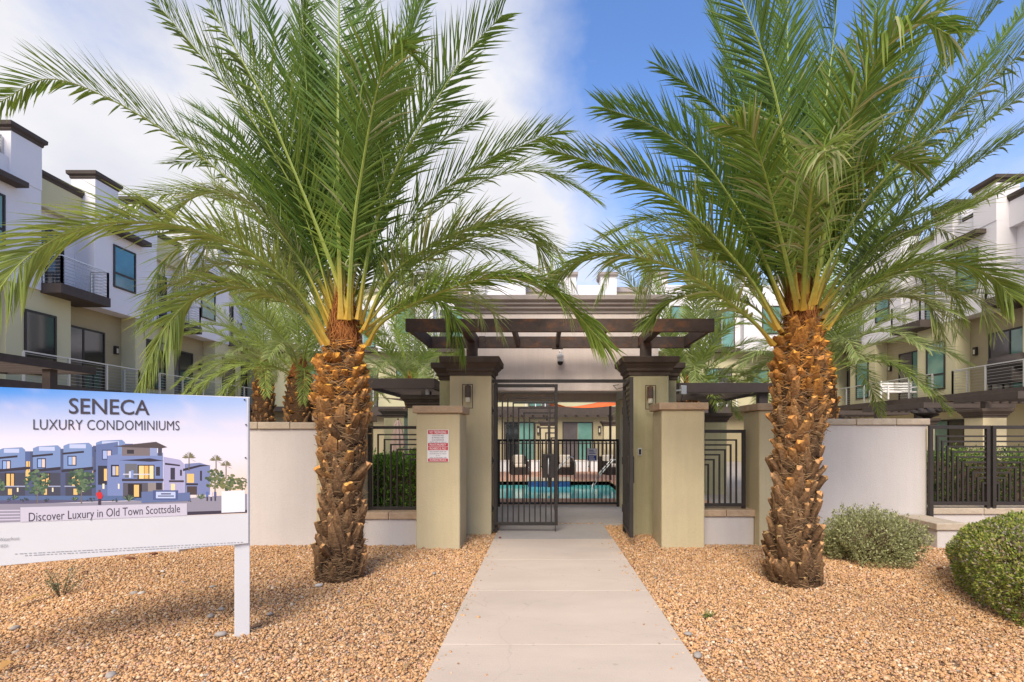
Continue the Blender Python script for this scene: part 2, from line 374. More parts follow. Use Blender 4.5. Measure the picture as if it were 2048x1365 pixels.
# ================================================================== ground
PXL, PXR = -0.768, 1.054                   # path edges
g = MB()      # one sheet with the pool cut out of it
for x0_, x1_, y0_, y1_ in ((-900,900,-60,13.35),(-900,900,18.7,1500),(-900,-6.0,13.35,18.7),(2.32,900,13.35,18.7)): g.quad((x0_,y0_,-0.02),(x1_,y0_,-0.02),(x1_,y1_,-0.02),(x0_,y1_,-0.02))
tag(g.build('ground', M['soil']), kind='structure')
g = MB(); g.box(-16.5, 17, 9.42, 12.0, -0.3, 0.0); g.box(-16.5,-9.0,12.0,26,-0.3,0.0); g.box(4.0,17,12.0,26,-0.3,0.0); g.box(-16.5,17,26,33.4,-0.3,0.0)
tag(g.build('courtyard_paving', M['paver']), kind='structure')
# path: concrete slabs, each with its own rounded edges and an open joint
path = bpy.data.objects.new('path', None); COL.objects.link(path); tag(path, kind='structure')
joints = [-2.0, -0.1, 1.25, 2.6, 3.95, 5.33, 6.67, 8.0]
for a, b in zip(joints[:-1], joints[1:]):
    MB().box(PXL, PXR, a+0.0022, b-0.0022, -0.1, 0.035).build('slab', M['concrete'], path, bevel=0.004)
MB().box(PXL, PXR, 8.004, 9.396, -0.1, 0.033).build('slab', M['concrete_grey'], path, bevel=0.008)
for a, b in ((-1.2, 0.22), (0.228, 1.70)):
    MB().box(a, b, 9.404, 10.65, -0.1, 0.033).build('slab', M['concrete_grey'], path, bevel=0.008)
    MB().box(a, b, 10.658, 12.0, -0.1, 0.033).build('slab', M['concrete_grey'], path, bevel=0.008)

# pool deck, pool and water
PY0, PY1, PLX0, PLX1 = 13.35, 18.7, -6.0, 2.32
deck = MB()
deck.box(-9, 4.0, 12.0, PY0, -0.3, 0.02); deck.box(-9, 4.0, PY1, 26, -0.3, 0.02)
deck.box(-9, PLX0, PY0, PY1, -0.3, 0.02); deck.box(PLX1, 4.0, PY0, PY1, -0.3, 0.02)
tag(deck.build('pool_deck', M['deck']), kind='structure')
pw = MB()
pw.quad((PLX0,PY0,-1.3),(PLX1,PY0,-1.3),(PLX1,PY1,-1.3),(PLX0,PY1,-1.3))
pw.quad((PLX0,PY1,-1.3),(PLX1,PY1,-1.3),(PLX1,PY1,-0.01),(PLX0,PY1,-0.01),1)
pw.quad((PLX1,PY0,-1.3),(PLX1,PY1,-1.3),(PLX1,PY1,-0.01),(PLX1,PY0,-0.01),1)
pw.quad((PLX0,PY0,-1.3),(PLX0,PY1,-1.3),(PLX0,PY1,-0.01),(PLX0,PY0,-0.01),1)
tag(pw.build('pool_basin', [M['pool_shell'], M['tile']]), kind='structure')
tag(MB().quad((PLX0,PY0,-0.14),(PLX1,PY0,-0.14),(PLX1,PY1,-0.14),(PLX0,PY1,-0.14)).build('water', M['water']), kind='structure')
sp = thing('spa_ledge', 'raised spa edge faced in deep blue tile at the far side of the pool', 'spa', (0.45, 18.3, 0))
sp.location = (0, 0, 0)
MB().box(-0.55, 0.92, 18.05, 19.4, -0.3, 0.06).build('tiled_wall', M['tile'], sp)
MB().box(-0.60, 0.97, 18.02, 19.43, 0.06, 0.10).build('stone_rim', M['stone_pale'], sp)
tag(MB().box(2.35, 3.1, 8.35, 11.5, 0.0, 0.05).build('lawn', M['turf']), kind='structure')

# gravel: real stones over the whole bed that can be seen
def gravel():
    t = (1+5**0.5)/2
    ico = np.array([(-1,t,0),(1,t,0),(-1,-t,0),(1,-t,0),(0,-1,t),(0,1,t),(0,-1,-t),(0,1,-t),(t,0,-1),(t,0,1),(-t,0,-1),(-t,0,1)], float)
    ico /= np.linalg.norm(ico[0])
    icof = np.array([(0,11,5),(0,5,1),(0,1,7),(0,7,10),(0,10,11),(1,5,9),(5,11,4),(11,10,2),(10,7,6),(7,1,8),(3,9,4),(3,4,2),(3,2,6),(3,6,8),(3,8,9),(4,9,5),(2,4,11),(6,2,10),(8,6,7),(9,8,1)])
    octa = np.array([(1,0,0),(0,1,0),(-1,0,0),(0,-1,0),(0,0,1),(0,0,-1)], float)
    octf = np.array([(0,1,4),(1,2,4),(2,3,4),(3,0,4),(1,0,5),(2,1,5),(3,2,5),(0,3,5)])
    n = 620000
    y = rng.uniform(2.7, 9.42, n); x = rng.uniform(-9.5, 8.5, n)
    keep = (x > -1.16*y - 0.55) & (x < 1.03*y + 0.55)
    keep &= ~((x > PXL-0.005) & (x < PXR+0.005) & (y < 9.4))
    keep &= ~((y > 7.75) & ((x < -1.5) | (x > 2.0)) & ~((x > 3.8) & (y < 8.4)))
    keep &= rng.uniform(0, 1, n) < np.clip(1.30 - 0.085*y, 0.5, 1)
    x, y = x[keep], y[keep]
    stray = 150      # a few stones kicked onto the walk, mostly along its edges
    sy = rng.uniform(3.0, 8.6, stray); e_ = rng.exponential(0.06, stray); sx = np.where(rng.random(stray) < 0.5, PXL+0.02+e_, PXR-0.02-e_)
    x, y = np.r_[x, sx], np.r_[y, sy]
    near = y < 4.6
    PP, FF, CC, off = [], [], [], 0
    for base, faces, sel, k_ in ((ico, icof, near, 1.0), (octa, octf, ~near, 1.22)):
        xs, ys = x[sel], y[sel]; n = len(xs); nv = len(base)
        s = np.clip(rng.lognormal(-0.02, 0.40, n), 0.45, 2.6) * 0.0080 * k_ * (1 + 0.03*np.maximum(0, ys-4))
        sh = rng.uniform(0.65, 1.25, (n, 3)); sh[:, 2] *= 0.72
        v = base[None] * rng.uniform(0.74, 1.22, (n, nv, 1)) * sh[:, None] * s[:, None, None]
        a = rng.uniform(0, 2*np.pi, n); ca, sa = np.cos(a)[:, None], np.sin(a)[:, None]
        tl = rng.uniform(-0.6, 0.6, n)[:, None]
        vx, vy, vz = v[..., 0]*ca - v[..., 1]*sa, v[..., 0]*sa + v[..., 1]*ca, v[..., 2]
        vx, vz = vx*np.cos(tl) - vz*np.sin(tl), vx*np.sin(tl) + vz*np.cos(tl)
        z0 = 0.012*np.sin(xs*2.3+1)*np.cos(ys*1.9) + 0.006*np.sin(xs*5.1)*np.sin(ys*4.7+2) + rng.uniform(-0.006, 0.008, n)
        z0 = np.where((xs > PXL) & (xs < PXR), 0.038, z0)
        PP.append(np.stack([vx + xs[:, None], vy + ys[:, None], vz + z0[:, None]], -1).reshape(-1, 3))
        FF.append((faces[None] + (np.arange(n)*nv)[:, None, None]).reshape(-1, 3) + off); off += n*nv
        pal = np.array([(0.62,0.37,0.165),(0.66,0.43,0.22),(0.55,0.31,0.13),(0.70,0.52,0.33),(0.60,0.36,0.24),(0.40,0.20,0.10),(0.26,0.15,0.10),(0.36,0.33,0.30),(0.74,0.62,0.47)])
        pr = np.array([0.29,0.24,0.15,0.12,0.09,0.04,0.02,0.015,0.035])
        c = pal[rng.choice(len(pal), n, p=pr)] * rng.uniform(0.85, 1.13, (n, 1)) * np.array((0.90, 0.825, 0.76))[None]
        c = c*0.88 + 0.12*(c.mean(1, keepdims=True)*np.array((1.22, 1.0, 0.86))[None])
        c = c*1.10*(1 + 0.10*np.sin(xs*1.1+0.6)*np.sin(ys*1.7))[:, None]
        C = np.ones((n, nv, 4), np.float32); C[..., :3] = np.clip(c, 0, 0.85)[:, None]; CC.append(C.reshape(-1, 4))
    P, Fc, C = np.concatenate(PP), np.concatenate(FF), np.concatenate(CC)
    print('gravel triangles', len(Fc))
    me = bpy.data.meshes.new('gravel')
    me.vertices.add(len(P)); me.vertices.foreach_set('co', P.astype(np.float32).ravel())
    me.loops.add(Fc.size); me.loops.foreach_set('vertex_index', Fc.astype(np.int32).ravel())
    me.polygons.add(len(Fc)); me.polygons.foreach_set('loop_start', np.arange(0, Fc.size, 3, dtype=np.int32))
    me.update(calc_edges=True)
    at_ = me.color_attributes.new('Col', 'FLOAT_COLOR', 'POINT'); at_.data.foreach_set('color', C.astype(np.float32).ravel())
    me.materials.append(M['gravel'])
    o = bpy.data.objects.new('gravel', me); COL.objects.link(o)
    tag(o, 'tan and orange gravel covering the planting beds', 'gravel', kind='stuff')
gravel()

# ================================================================== stucco walls and pillars
def coping_row(parent, x0, x1, y0, y1, z0, z1, n, m, along='x'):
    """n stones laid end to end with open joints"""
    L = (x1-x0) if along == 'x' else (y1-y0)
    cuts = [0.0]
    for k in range(1, n): cuts.append(k/n + random.uniform(-0.12, 0.12)/n)
    cuts.append(1.0)
    for a, b in zip(cuts[:-1], cuts[1:]):
        j = random.uniform(-0.004, 0.004); q = random.uniform(-0.003, 0.003)
        if along == 'x': m_ = MB().box(x0+a*L+0.0025, x0+b*L-0.0025, y0+j, y1+j, z0, z1+q)
        else: m_ = MB().box(x0+j, x1+j, y0+a*L+0.0025, y0+b*L-0.0025, z0, z1+q)
        m_.build('coping_stone', m, parent, bevel=0.012)

def pillar(label, x0, x1, y0, y1, ztop, m, stones=2):
    t = thing('stucco_pillar', label, 'pillar', ((x0+x1)/2, (y0+y1)/2, 0), group='stucco pillars with stone caps')
    ox, oy = (x0+x1)/2, (y0+y1)/2
    MB().box(x0-ox, x1-ox, y0-oy, y1-oy, -0.1, ztop-0.105).build('shaft', m, t, bevel=0.025, seg=3)
    c = 0.045
    coping_row(t, x0-ox-c, x1-ox+c, y0-oy-c, y1-oy+c, ztop-0.105, ztop, stones, M['stone'])
    return t
L1 = (-1.816, -1.192, 7.45, 8.08); R1 = (1.685, 2.305, 7.52, 8.14); R2 = (3.15, 3.77, 7.68, 8.30); L2 = (-3.30, -2.665, 7.60, 8.22)
pillar('sage pillar carrying the red and white no trespassing sign', *L1, 2.035, M['sage'], 1)
pillar('plain sage pillar right of the gate beside the keypad column', *R1, 2.085, M['sage'], 1)
pillar('sage pillar partly hidden behind the right palm trunk', *R2, 2.085, M['sage'], 2)
pillar('sage pillar mostly hidden behind the left palm trunk', *L2, 1.93, M['sage'], 2)

def wall(label, x0, x1, y0, y1, ztop, stones, m=None, cap=0.1, cm=None, over=0.035, along='x', name='stucco_wall', cat='wall'):
    t = thing(name, label, cat, ((x0+x1)/2, (y0+y1)/2, 0)); ox, oy = t.location.x, t.location.y
    MB().box(x0-ox, x1-ox, y0-oy, y1-oy, -0.1, ztop-cap).build('wall_body', m or M['white_stucco'], t, bevel=0.012)
    coping_row(t, x0-ox-(over if along=='y' else 0), x1-ox+(over if along=='y' else 0.03), y0-oy-over, y1-oy+(over if along=='x' else 0), ztop-cap, ztop, stones, cm or M['stone_pale'], along)
    return t
wall('pale stucco garden wall between the sales board and the left palm', -5.0, -3.31, 7.67, 7.89, 1.805, 4)
wall('pale stucco wall end standing forward behind the sales board', -9.4, -5.01, 7.2, 7.5, 1.805, 7)
wall('pale stucco garden wall right of the right palm behind the grey shrub', 3.78, 6.10, 8.36, 8.58, 1.88, 4)
wall('low pale wall with stone coping under the left fence panel', -2.66, -1.82, 7.70, 8.16, 0.485, 2, cm=M['stone'], name='low_wall')
wall('low pale wall with stone coping under the fence panel between the two right pillars', 2.31, 3.145, 7.86, 8.30, 0.50, 2, cm=M['stone'], name='low_wall')
wall('low stone topped planter wall reaching forward behind the clipped hedge', 5.62, 5.98, 7.50, 8.34, 0.36, 2, cm=M['stone_pale'], along='y', name='planter_wall')
wall('low pale wall under the double driveway fence at the right edge', 6.12, 9.2, 8.30, 8.62, 0.47, 4, cm=M['stone_pale'], name='low_wall')

# gate pillars with moulded brown caps
CAP = [(0.02,0.0),(0.02,0.05),(0.055,0.075),(0.055,0.115),(0.10,0.165),(0.10,0.175),(0.14,0.20),(0.145,0.285),(0.13,0.295)]
def capped(name, label, x0, x1, y0, y1, zcap, m, cat='pillar', scale=1.0, group=None, base=-0.1):
    t = thing(name, label, cat, ((x0+x1)/2, (y0+y1)/2, 0), group=group); ox, oy = t.location.x, t.location.y
    MB().box(x0-ox, x1-ox, y0-oy, y1-oy, base, zcap).build('shaft', m, t, bevel=0.015)
    MB().rings(x0-ox, x1-ox, y0-oy, y1-oy, [(o*scale, zcap+z*scale) for o, z in CAP]).build('moulded_cap', M['cap_brown'], t, bevel=0.008)
    return t
capped('gate_pillar', 'tall sage gate pillar left of the open gate with rusty lamp', -1.526, -0.853, 8.5, 9.1, 2.585, M['sage'], group='tall gate pillars')
capped('gate_pillar', 'tall green stained gate pillar with keypad right of the gate', 1.385, 2.02, 8.5, 9.1, 2.585, M['sage_green'], group='tall gate pillars')

# gatehouse behind the pillars
gh = thing('gatehouse', 'grey stucco gatehouse portal with wide stepped cornice over the walkway', 'gatehouse', (0.3, 9.6, 0)); go = Vector((0.3, 9.6, 0))
def ghb(name, m, x0, x1, y0, y1, z0, z1, bevel=0.012): return MB().box(x0-go.x, x1-go.x, y0-go.y, y1-go.y, z0, z1).build(name, m, gh, bevel=bevel)
ghb('front_wall', M['grey_stucco'], -1.50, 2.10, 9.62, 9.95, 2.43, 3.84)
ghb('rear_wall', M['grey_stucco'], -1.50, 2.10, 12.55, 12.9, 2.43, 3.84)
ghb('side_beam', M['grey_stucco'], -1.50, -1.12, 9.953, 12.547, 2.43, 3.84); ghb('side_beam', M['grey_stucco'], 1.72, 2.10, 9.953, 12.547, 2.43, 3.84)
ghb('ceiling', M['grey_stucco'], -1.117, 1.717, 9.953, 12.547, 2.62, 2.75)
cp = [(0.0,3.842),(0.02,3.85),(0.03,3.90),(0.08,3.925),(0.08,3.965),(0.13,3.99),(0.13,4.03),(0.19,4.06),(0.20,4.135),(0.19,4.145)]
MB().rings(-1.5-go.x, 2.1-go.x, 9.62-go.y, 12.9-go.y, cp).build('cornice', M['cornice_tan'], gh, bevel=0.01)
for x0, x1 in ((-1.835, -1.16), (1.655, 2.325)):
    o = ghb('pilaster', M['sage_green'], x0, x1, 9.22, 9.60, -0.1, 2.585)
    MB().rings(x0-go.x, x1-go.x, 9.22-go.y, 9.60-go.y, [(a*0.9, 2.586+z) for a, z in CAP]).build('moulded_cap', M['cap_brown'], gh, bevel=0.008)
    ghb('rear_column', M['sage'], x0+0.03, x1-0.01, 11.75, 12.35, -0.1, 2.428)

# weathered steel pergola on the gate pillars
pg = thing('steel_pergola', 'rust brown steel pergola frame cantilevered over the gate', 'pergola', (0.24, 8.8, 2.88)); po = Vector((0.24, 8.8, 2.88))
def pgb(name, x0, x1, y0, y1, z0, z1): return MB().box(x0-po.x, x1-po.x, y0-po.y, y1-po.y, z0-po.z, z1-po.z).build(name, M['rust'], pg, bevel=0.004)
pgb('front_beam', -2.06, 2.535, 7.80, 7.87, 3.155, 3.35)
pgb('rear_beam', -2.03, 2.56, 9.17, 9.24, 3.145, 3.345)
for x in (-2.0, 2.475): pgb('end_beam', x-0.03, x+0.03, 7.873, 9.167, 3.16, 3.345)
for x in (-1.205, 1.705):
    pgb('cross_beam', x-0.06, x+0.06, 7.873, 9.167, 3.165, 3.34)
    pgb('post', x-0.085, x+0.085, 8.72, 8.89, 2.881, 3.163)
    pgb('base_plate', x-0.13, x+0.13, 8.67, 8.94, 2.882, 2.90)
for x in (-0.46, 0.235, 0.93): pgb('rafter', x-0.028, x+0.028, 7.873, 9.167, 3.17, 3.335)
for x in (-1.08, 1.585): pgb('joint_plate', x-0.055, x+0.055, 9.155, 9.169, 3.14, 3.35)
pgb('bracket', 0.14, 0.33, 9.10, 9.165, 3.115, 3.14)

# ================================================================== iron fences and gates
def frame_parts(t, x0, x1, z0, z1, w, m, y=0.0, names=('stile','stile','rail','rail')):
    MB().box(x0, x0+w, y-w/2, y+w/2, z0, z1).build(names[0], m, t, bevel=0.003)
    MB().box(x1-w, x1, y-w/2, y+w/2, z0, z1).build(names[1], m, t, bevel=0.003)
    MB().box(x0+w, x1-w, y-w/2, y+w/2, z1-w, z1).build(names[2], m, t, bevel=0.003)
    MB().box(x0+w, x1-w, y-w/2, y+w/2, z0, z0+w).build(names[3], m, t, bevel=0.003)
def nested_bars(t, x0, x1, z0, z1, n, w, m, flip=False, zs=None, drop=0.0):
    """each bar rises from the bottom rail, then turns towards the far stile"""
    st = (x1-x0)/(n+0.6); zs = zs or (z1-z0)*0.07
    for i in range(1, n+1):
        xa = x0 + i*st; za = z1 - drop - i*zs
        if za < z0 + 0.1: za = z0 + 0.1
        b = MB()
        xv0, xv1, xh1 = xa-w/2, xa+w/2, x1
        if flip: xv0, xv1 = x1-(xa-x0)-w/2, x1-(xa-x0)+w/2
        b.box(xv0, xv1, -w/2, w/2, z0, za)
        if flip: b.box(x0, xv0, -w/2, w/2, za-w, za)
        else: b.box(xv1, xh1, -w/2, w/2, za-w, za)
        b.build('bar', m, t)
# fence panels beside the gate
t = thing('fence_panel', 'dark iron fence panel of nested bars on low wall left of the sign pillar', 'fence', (-2.24, 7.95, 0.485), group='nested bar fence panels')
frame_parts(t, -0.415, 0.415, 0.005, 1.27, 0.045, M['iron'])
nested_bars(t, -0.37, 0.37, 0.05, 1.225, 7, 0.022, M['iron'], zs=0.075)
MB().box(-0.415, -0.37, -0.0225, 0.0225, -0.02, 0.004).build('foot', M['iron'], t)
t = thing('fence_panel', 'dark iron fence panel of nested bars between the two right pillars', 'fence', (2.69, 8.0, 0.50), group='nested bar fence panels')
frame_parts(t, -0.375, 0.375, 0.03, 1.20, 0.05, M['iron'])
nested_bars(t, -0.325, 0.325, 0.08, 1.15, 7, 0.024, M['iron'], flip=True, zs=0.075, drop=0.02)
MB().box(0.325, 0.375, -0.025, 0.025, 0.002, 0.029).build('foot', M['iron'], t)
MB().box(-0.375, -0.325, -0.025, 0.025, 0.002, 0.029).build('foot', M['iron'], t)
# double fence at the right edge
for k, (xa, xb, lab, fl) in enumerate(((6.07, 7.02, 'driveway fence leaf of nested bars nearest the pale wall', False), (7.06, 8.10, 'driveway fence leaf of nested bars cut by the right picture edge', True))):
    w_ = xb-xa; t = thing('fence_panel', 'dark iron ' + lab, 'fence', ((xa+xb)/2, 8.28, 0.47), group='nested bar fence panels')
    frame_parts(t, -w_/2, w_/2, 0.045, 1.30, 0.055, M['iron'])
    nested_bars(t, -w_/2+0.055, w_/2-0.055, 0.10, 1.245, 10, 0.026, M['iron'], flip=fl, zs=0.082, drop=0.02)
    for x in (-w_/2, w_/2-0.055): MB().box(x, x+0.055, -0.0275, 0.0275, -0.45 if (k == 0 and x < 0) else 0.002, 0.044).build('foot', M['iron'], t)
# main gate
GZ0, GZ1 = 0.14, 2.455
def gate_leaf(label, loc, rz, bars, knob):
    t = thing('gate_leaf', label, 'gate', loc, rz, group='entrance gate leaves')
    frame_parts(t, 0, 1.05, GZ0, GZ1, 0.052, M['iron'])
    nested_bars(t, 0.052, 0.998, GZ0+0.052, GZ1-0.052, bars, 0.022, M['iron'], zs=0.082, drop=-0.0)
    for z in (0.42, 1.20, 2.02):
        MB().tube([(-0.03, -0.02, z-0.06), (-0.03, -0.02, z+0.06)], 0.016, 10).build('hinge', M['iron'], t)
        MB().box(-0.085, 0.0, -0.012, 0.012, z-0.025, z+0.025).build('hinge_plate', M['iron'], t)
    lk = MB().box(0.80, 1.0, -0.045, 0.045, 0.92, 1.31).build('lock_box', M['iron'], t, bevel=0.006)
    if knob:
        MB().box(0.86, 0.93, -0.058, -0.047, 1.20, 1.28).build('lever_plate', M['black_iron'], lk)
        MB().tube([(0.895,-0.06,1.24),(0.895,-0.10,1.235),(0.895,-0.10,0.99),(0.895,-0.06,0.97)], 0.011, 8).build('pull_handle', M['steel'], lk, smooth=True)
        MB().tube([(1.01,0.0,GZ0),(1.01,0.0,0.036)], 0.007, 6).build('drop_bolt', M['iron'], t)
    return t
gate_leaf('closed left leaf of the iron entrance gate with lock box', (-0.825, 8.62, 0), 0, 10, True)
gate_leaf('open right leaf of the iron entrance gate swung out edge on', (1.315, 8.60, 0), R(-93), 10, False)
t = thing('gate_header', 'dark iron header bar spanning between the gate pillars', 'gate header', (0.27, 8.62, 2.5))
MB().box(-1.12, 1.115, -0.028, 0.028, -0.02, 0.032).build('bar', M['iron'], t, bevel=0.003)
for x in (-1.06, 1.06): MB().box(x-0.026, x+0.026, 0.04, 0.085, -2.5, -0.021).build('jamb_post', M['iron'], t, bevel=0.003)
t = thing('gate_closer', 'small pale magnetic lock at the top of the open gate leaf', 'gate lock', (1.275, 7.70, 2.3))
MB().box(-0.018, 0.018, -0.03, 0.02, -0.15, 0.12).build('housing', M['white_paint'], t, bevel=0.004)
MB().tube([(-0.01,0.02,0.05),(-0.16,0.35,0.02),(-0.18,0.6,0.1),(-0.06,0.85,0.14)], 0.005, 6).build('cable', M['black'], t, smooth=True)
# pool gate behind the gatehouse
t = thing('pool_fence', 'black iron pool fence of straight bars seen through the gate', 'fence', (0.31, 11.7, 0.033))
frame_parts(t, -1.34, 1.36, 0.05, 1.50, 0.05, M['black_iron'])
for k in range(29):
    x = -1.29 + (k+0.7)*2.60/29.4
    MB().box(x-0.011, x+0.011, -0.011, 0.011, 0.10, 1.45).build('bar', M['black_iron'], t)
for x in (-1.34, 1.31): MB().box(x, x+0.05, -0.025, 0.025, -0.03, 0.049).build('foot', M['black_iron'], t)
t = thing('pool_rules_sign', 'small white and blue pool rules sign hung on the pool fence', 'sign', (1.07, 11.66, 1.19))
MB().box(-0.11, 0.11, 0, 0.006, -0.14, 0.14).build('plate', M['sign_white'], t)
MB().box(-0.095, 0.095, -0.002, -0.0005, -0.125, -0.015).build('blue_panel', M['ink_blue'], t)
for k in range(3): MB().box(-0.07, 0.07-0.02*k, -0.002, -0.0005, 0.02+0.035*k, 0.035+0.035*k).build('printed_line', M['ink_blue'], t)
for k in range(2): MB().box(-0.07, 0.06-0.02*k, -0.0035, -0.0022, -0.105+0.045*k, -0.085+0.045*k).build('printed_line', M['sign_white'], t)

# lamps, keypad, camera
def wall_lamp(label, x, z):
    t = thing('wall_lamp', label, 'wall lamp', (x, 8.5, z), group='wall lamps on the gate pillars')
    MB().box(-0.035, 0.035, -0.02, -0.001, -0.05, 0.17).build('backplate', M['rust'], t)
    f = MB()
    for a in (-0.085, 0.073): f.box(a, a+0.012, -0.11, -0.098, -0.20, 0.19)
    f.box(-0.073, 0.073, -0.11, -0.098, -0.20, -0.188); f.box(-0.073, 0.073, -0.11, -0.098, 0.178, 0.19)
    f.box(-0.012, 0.012, -0.098, -0.02, 0.165, 0.178)
    f.build('frame', M['rust'], t)
    MB().tube_z([(0.045,-0.02),(0.048,0.0),(0.048,0.165),(0.04,0.172)], 0, -0.07, 16).build('shade', M['rust'], t, smooth=False)
    MB().tube_z([(0.036,-0.10),(0.04,-0.09),(0.04,-0.021)], 0, -0.07, 16).build('glass', M['lamp_glass'], t)
wall_lamp('rusty cylinder wall lamp in an open frame on the left gate pillar', PX(936, 8.45), PZ(793, 8.45))
wall_lamp('rusty cylinder wall lamp in an open frame above the keypad', PX(1300, 8.45), PZ(795, 8.45))
t = thing('keypad', 'small grey entry keypad on the green stained gate pillar', 'keypad', (PX(1279.5, 8.5), 8.5, PZ(904, 8.5)))
MB().box(-0.037, 0.037, -0.016, -0.001, -0.062, 0.062).build('plate', M['steel'], t, bevel=0.006)
MB().box(-0.018, 0.018, -0.024, -0.017, -0.042, 0.042).build('button_panel', M['black'], t, bevel=0.004)
t = thing('security_camera', 'white dome security camera hanging on the grey gatehouse wall', 'camera', (PX(1120.5, 9.52), 9.52, PZ(722, 9.52)))
MB().tube_z([(0.03,0.03),(0.055,0.035),(0.064,0.06),(0.06,0.105),(0.03,0.13),(0.02,0.135)], 0, 0, 20).build('housing', M['white_metal'], t, smooth=True)
MB().tube_z([(0.004,-0.062),(0.03,-0.054),(0.05,-0.03),(0.057,0.0),(0.057,0.034)], 0, 0, 20).build('housing_skirt', M['white_metal'], t, smooth=True)
MB().tube_z([(0.003,-0.085),(0.025,-0.08),(0.044,-0.06),(0.052,-0.03),(0.0535,-0.012)], 0, 0, 20).build('lens_dome', M['black'], t, smooth=True)
MB().tube([(0,0,0.13),(0,0.02,0.19),(0,0.10,0.19)], 0.018, 10).build('arm', M['white_metal'], t, smooth=True)
t = thing('junction_box', 'grey wired junction box on a patio column left of the gate', 'box', (PX(855, 10.7), 10.7, 2.44))
MB().box(-0.035, 0.035, -0.03, 0.03, 0.0, 0.17).build('housing', M['steel'], t, bevel=0.005)
MB().tube([(0.02,0,0.15),(0.06,0.0,0.25),(0.12,0,0.30),(0.16,0,0.5),(0.2,0,0.62)], 0.007, 6).build('conduit', M['white_metal'], t)
MB().tube([(-0.02,0,0.17),(-0.05,0,0.26),(-0.10,0,0.30)], 0.007, 6).build('conduit', M['white_metal'], t)
t = thing('floodlight', 'grey floodlight box on a short arm beside the right patio roof', 'floodlight', (PX(1335, 9.15), 9.3, PZ(783, 9.3)))
MB().tube([(0.13,-0.02,0),(0.26,-0.02,0.015)], 0.016, 8).build('arm', M['steel'], t)
MB().box(0.26, 0.36, -0.06, 0.05, -0.06, 0.1).build('housing', M['steel'], t, bevel=0.01)
MB().tube([(0.3,0,-0.06),(0.28,0,-0.18),(0.33,0,-0.22)], 0.008, 6).build('cable', M['black'], t)
# ================================================================== lettering
def text_mesh(body, bold=0.0, spacing=1.0):
    cu = bpy.data.curves.new('lettering', 'FONT'); cu.body = body; cu.offset = bold; cu.space_character = spacing
    cu.resolution_u = 3
    o = bpy.data.objects.new('lettering', cu); COL.objects.link(o)
    dg = bpy.context.evaluated_depsgraph_get()
    me = bpy.data.meshes.new_from_object(o.evaluated_get(dg))
    bpy.data.objects.remove(o); bpy.data.curves.remove(cu)
    return me
def lettering(parent, body, org, U, V, u0, u1, v0, v1, m, bold=0.0, spacing=1.0, lift=0.002, name='lettering'):
    """flat print filling the rectangle u0..u1, v0..v1 of a plane with axes U (right) and V (up)"""
    me = text_mesh(body, bold, spacing); me.name = name
    n = len(me.vertices); co = np.empty(n*3, np.float32); me.vertices.foreach_get('co', co); co = co.reshape(-1, 3)
    lo, hi = co.min(0), co.max(0)
    a = (co[:, 0]-lo[0])/(hi[0]-lo[0]); b = (co[:, 1]-lo[1])/(hi[1]-lo[1])
    N = U.cross(V)
    P = np.array(org)[None] + np.outer(u0+a*(u1-u0), np.array(U)) + np.outer(v0+b*(v1-v0), np.array(V)) + lift*np.array(N)[None]
    me.vertices.foreach_set('co', P.astype(np.float32).ravel()); me.materials.clear(); me.materials.append(m); me.update()
    o = bpy.data.objects.new(name, me); COL.objects.link(o); o.parent = parent
    return o

# no trespassing sign on the front pillar
t = thing('warning_sign', 'red and white no trespassing sign in two languages on the sage pillar', 'sign', (PX(876, 7.44), 7.445, PZ(892, 7.44)))
U, V, O = Vector((1,0,0)), Vector((0,0,1)), Vector((0,0,0))
SW, SH = 0.152, 0.229
MB().box(-SW, SW, -0.006, -0.0025, -SH, SH).build('plate', M['sign_white'], t, bevel=0.002)
def rr(x0, x1, z0, z1, y): return MB().box(x0, x1, y-0.0006, y, z0, z1)
rows = [('NO TRESPASSING', 0.172, 0.217, 'r', 0.118), ('VIOLATORS WILL', 0.136, 0.160, 'k', 0.085), ('BE PROSECUTED', 0.104, 0.128, 'k', 0.085), ('IN ACCORDANCE', 0.072, 0.096, 'k', 0.085), ('WITH ARS 13-1502 A1', 0.042, 0.064, 'k', 0.115), ('PRIVATE PROPERTY', -0.003, 0.034, 'r', 0.118),
        ('PROHIBIDO EL PASO', -0.056, -0.020, 'r', 0.118), ('VIOLADORES PUEDEN SER', -0.092, -0.074, 'k', 0.12), ('CASTIGADOS POR LEY A SEGUN', -0.120, -0.103, 'k', 0.12), ('A R S', -0.146, -0.130, 'k', 0.03), ('A.R.S. 13-1502 THRU 1504', -0.176, -0.156, 'k', 0.12), ('PROPIEDAD PRIVADA', -0.217, -0.186, 'r', 0.118)]
for body, z0, z1, c, hw in rows:
    if c == 'r':
        MB().box(-0.141, 0.141, -0.0072, -0.0062, z0-0.007, z1+0.005).build('red_band', M['red'], t)
        lettering(t, body, O, U, V, -hw, hw, z0, z1-0.003, M['sign_white'], bold=0.012, lift=0.0080)
    else: lettering(t, body, O, U, V, -hw, hw, z0, z1-0.004, M['red'] if False else M['ink'], bold=0.004, lift=0.0070)

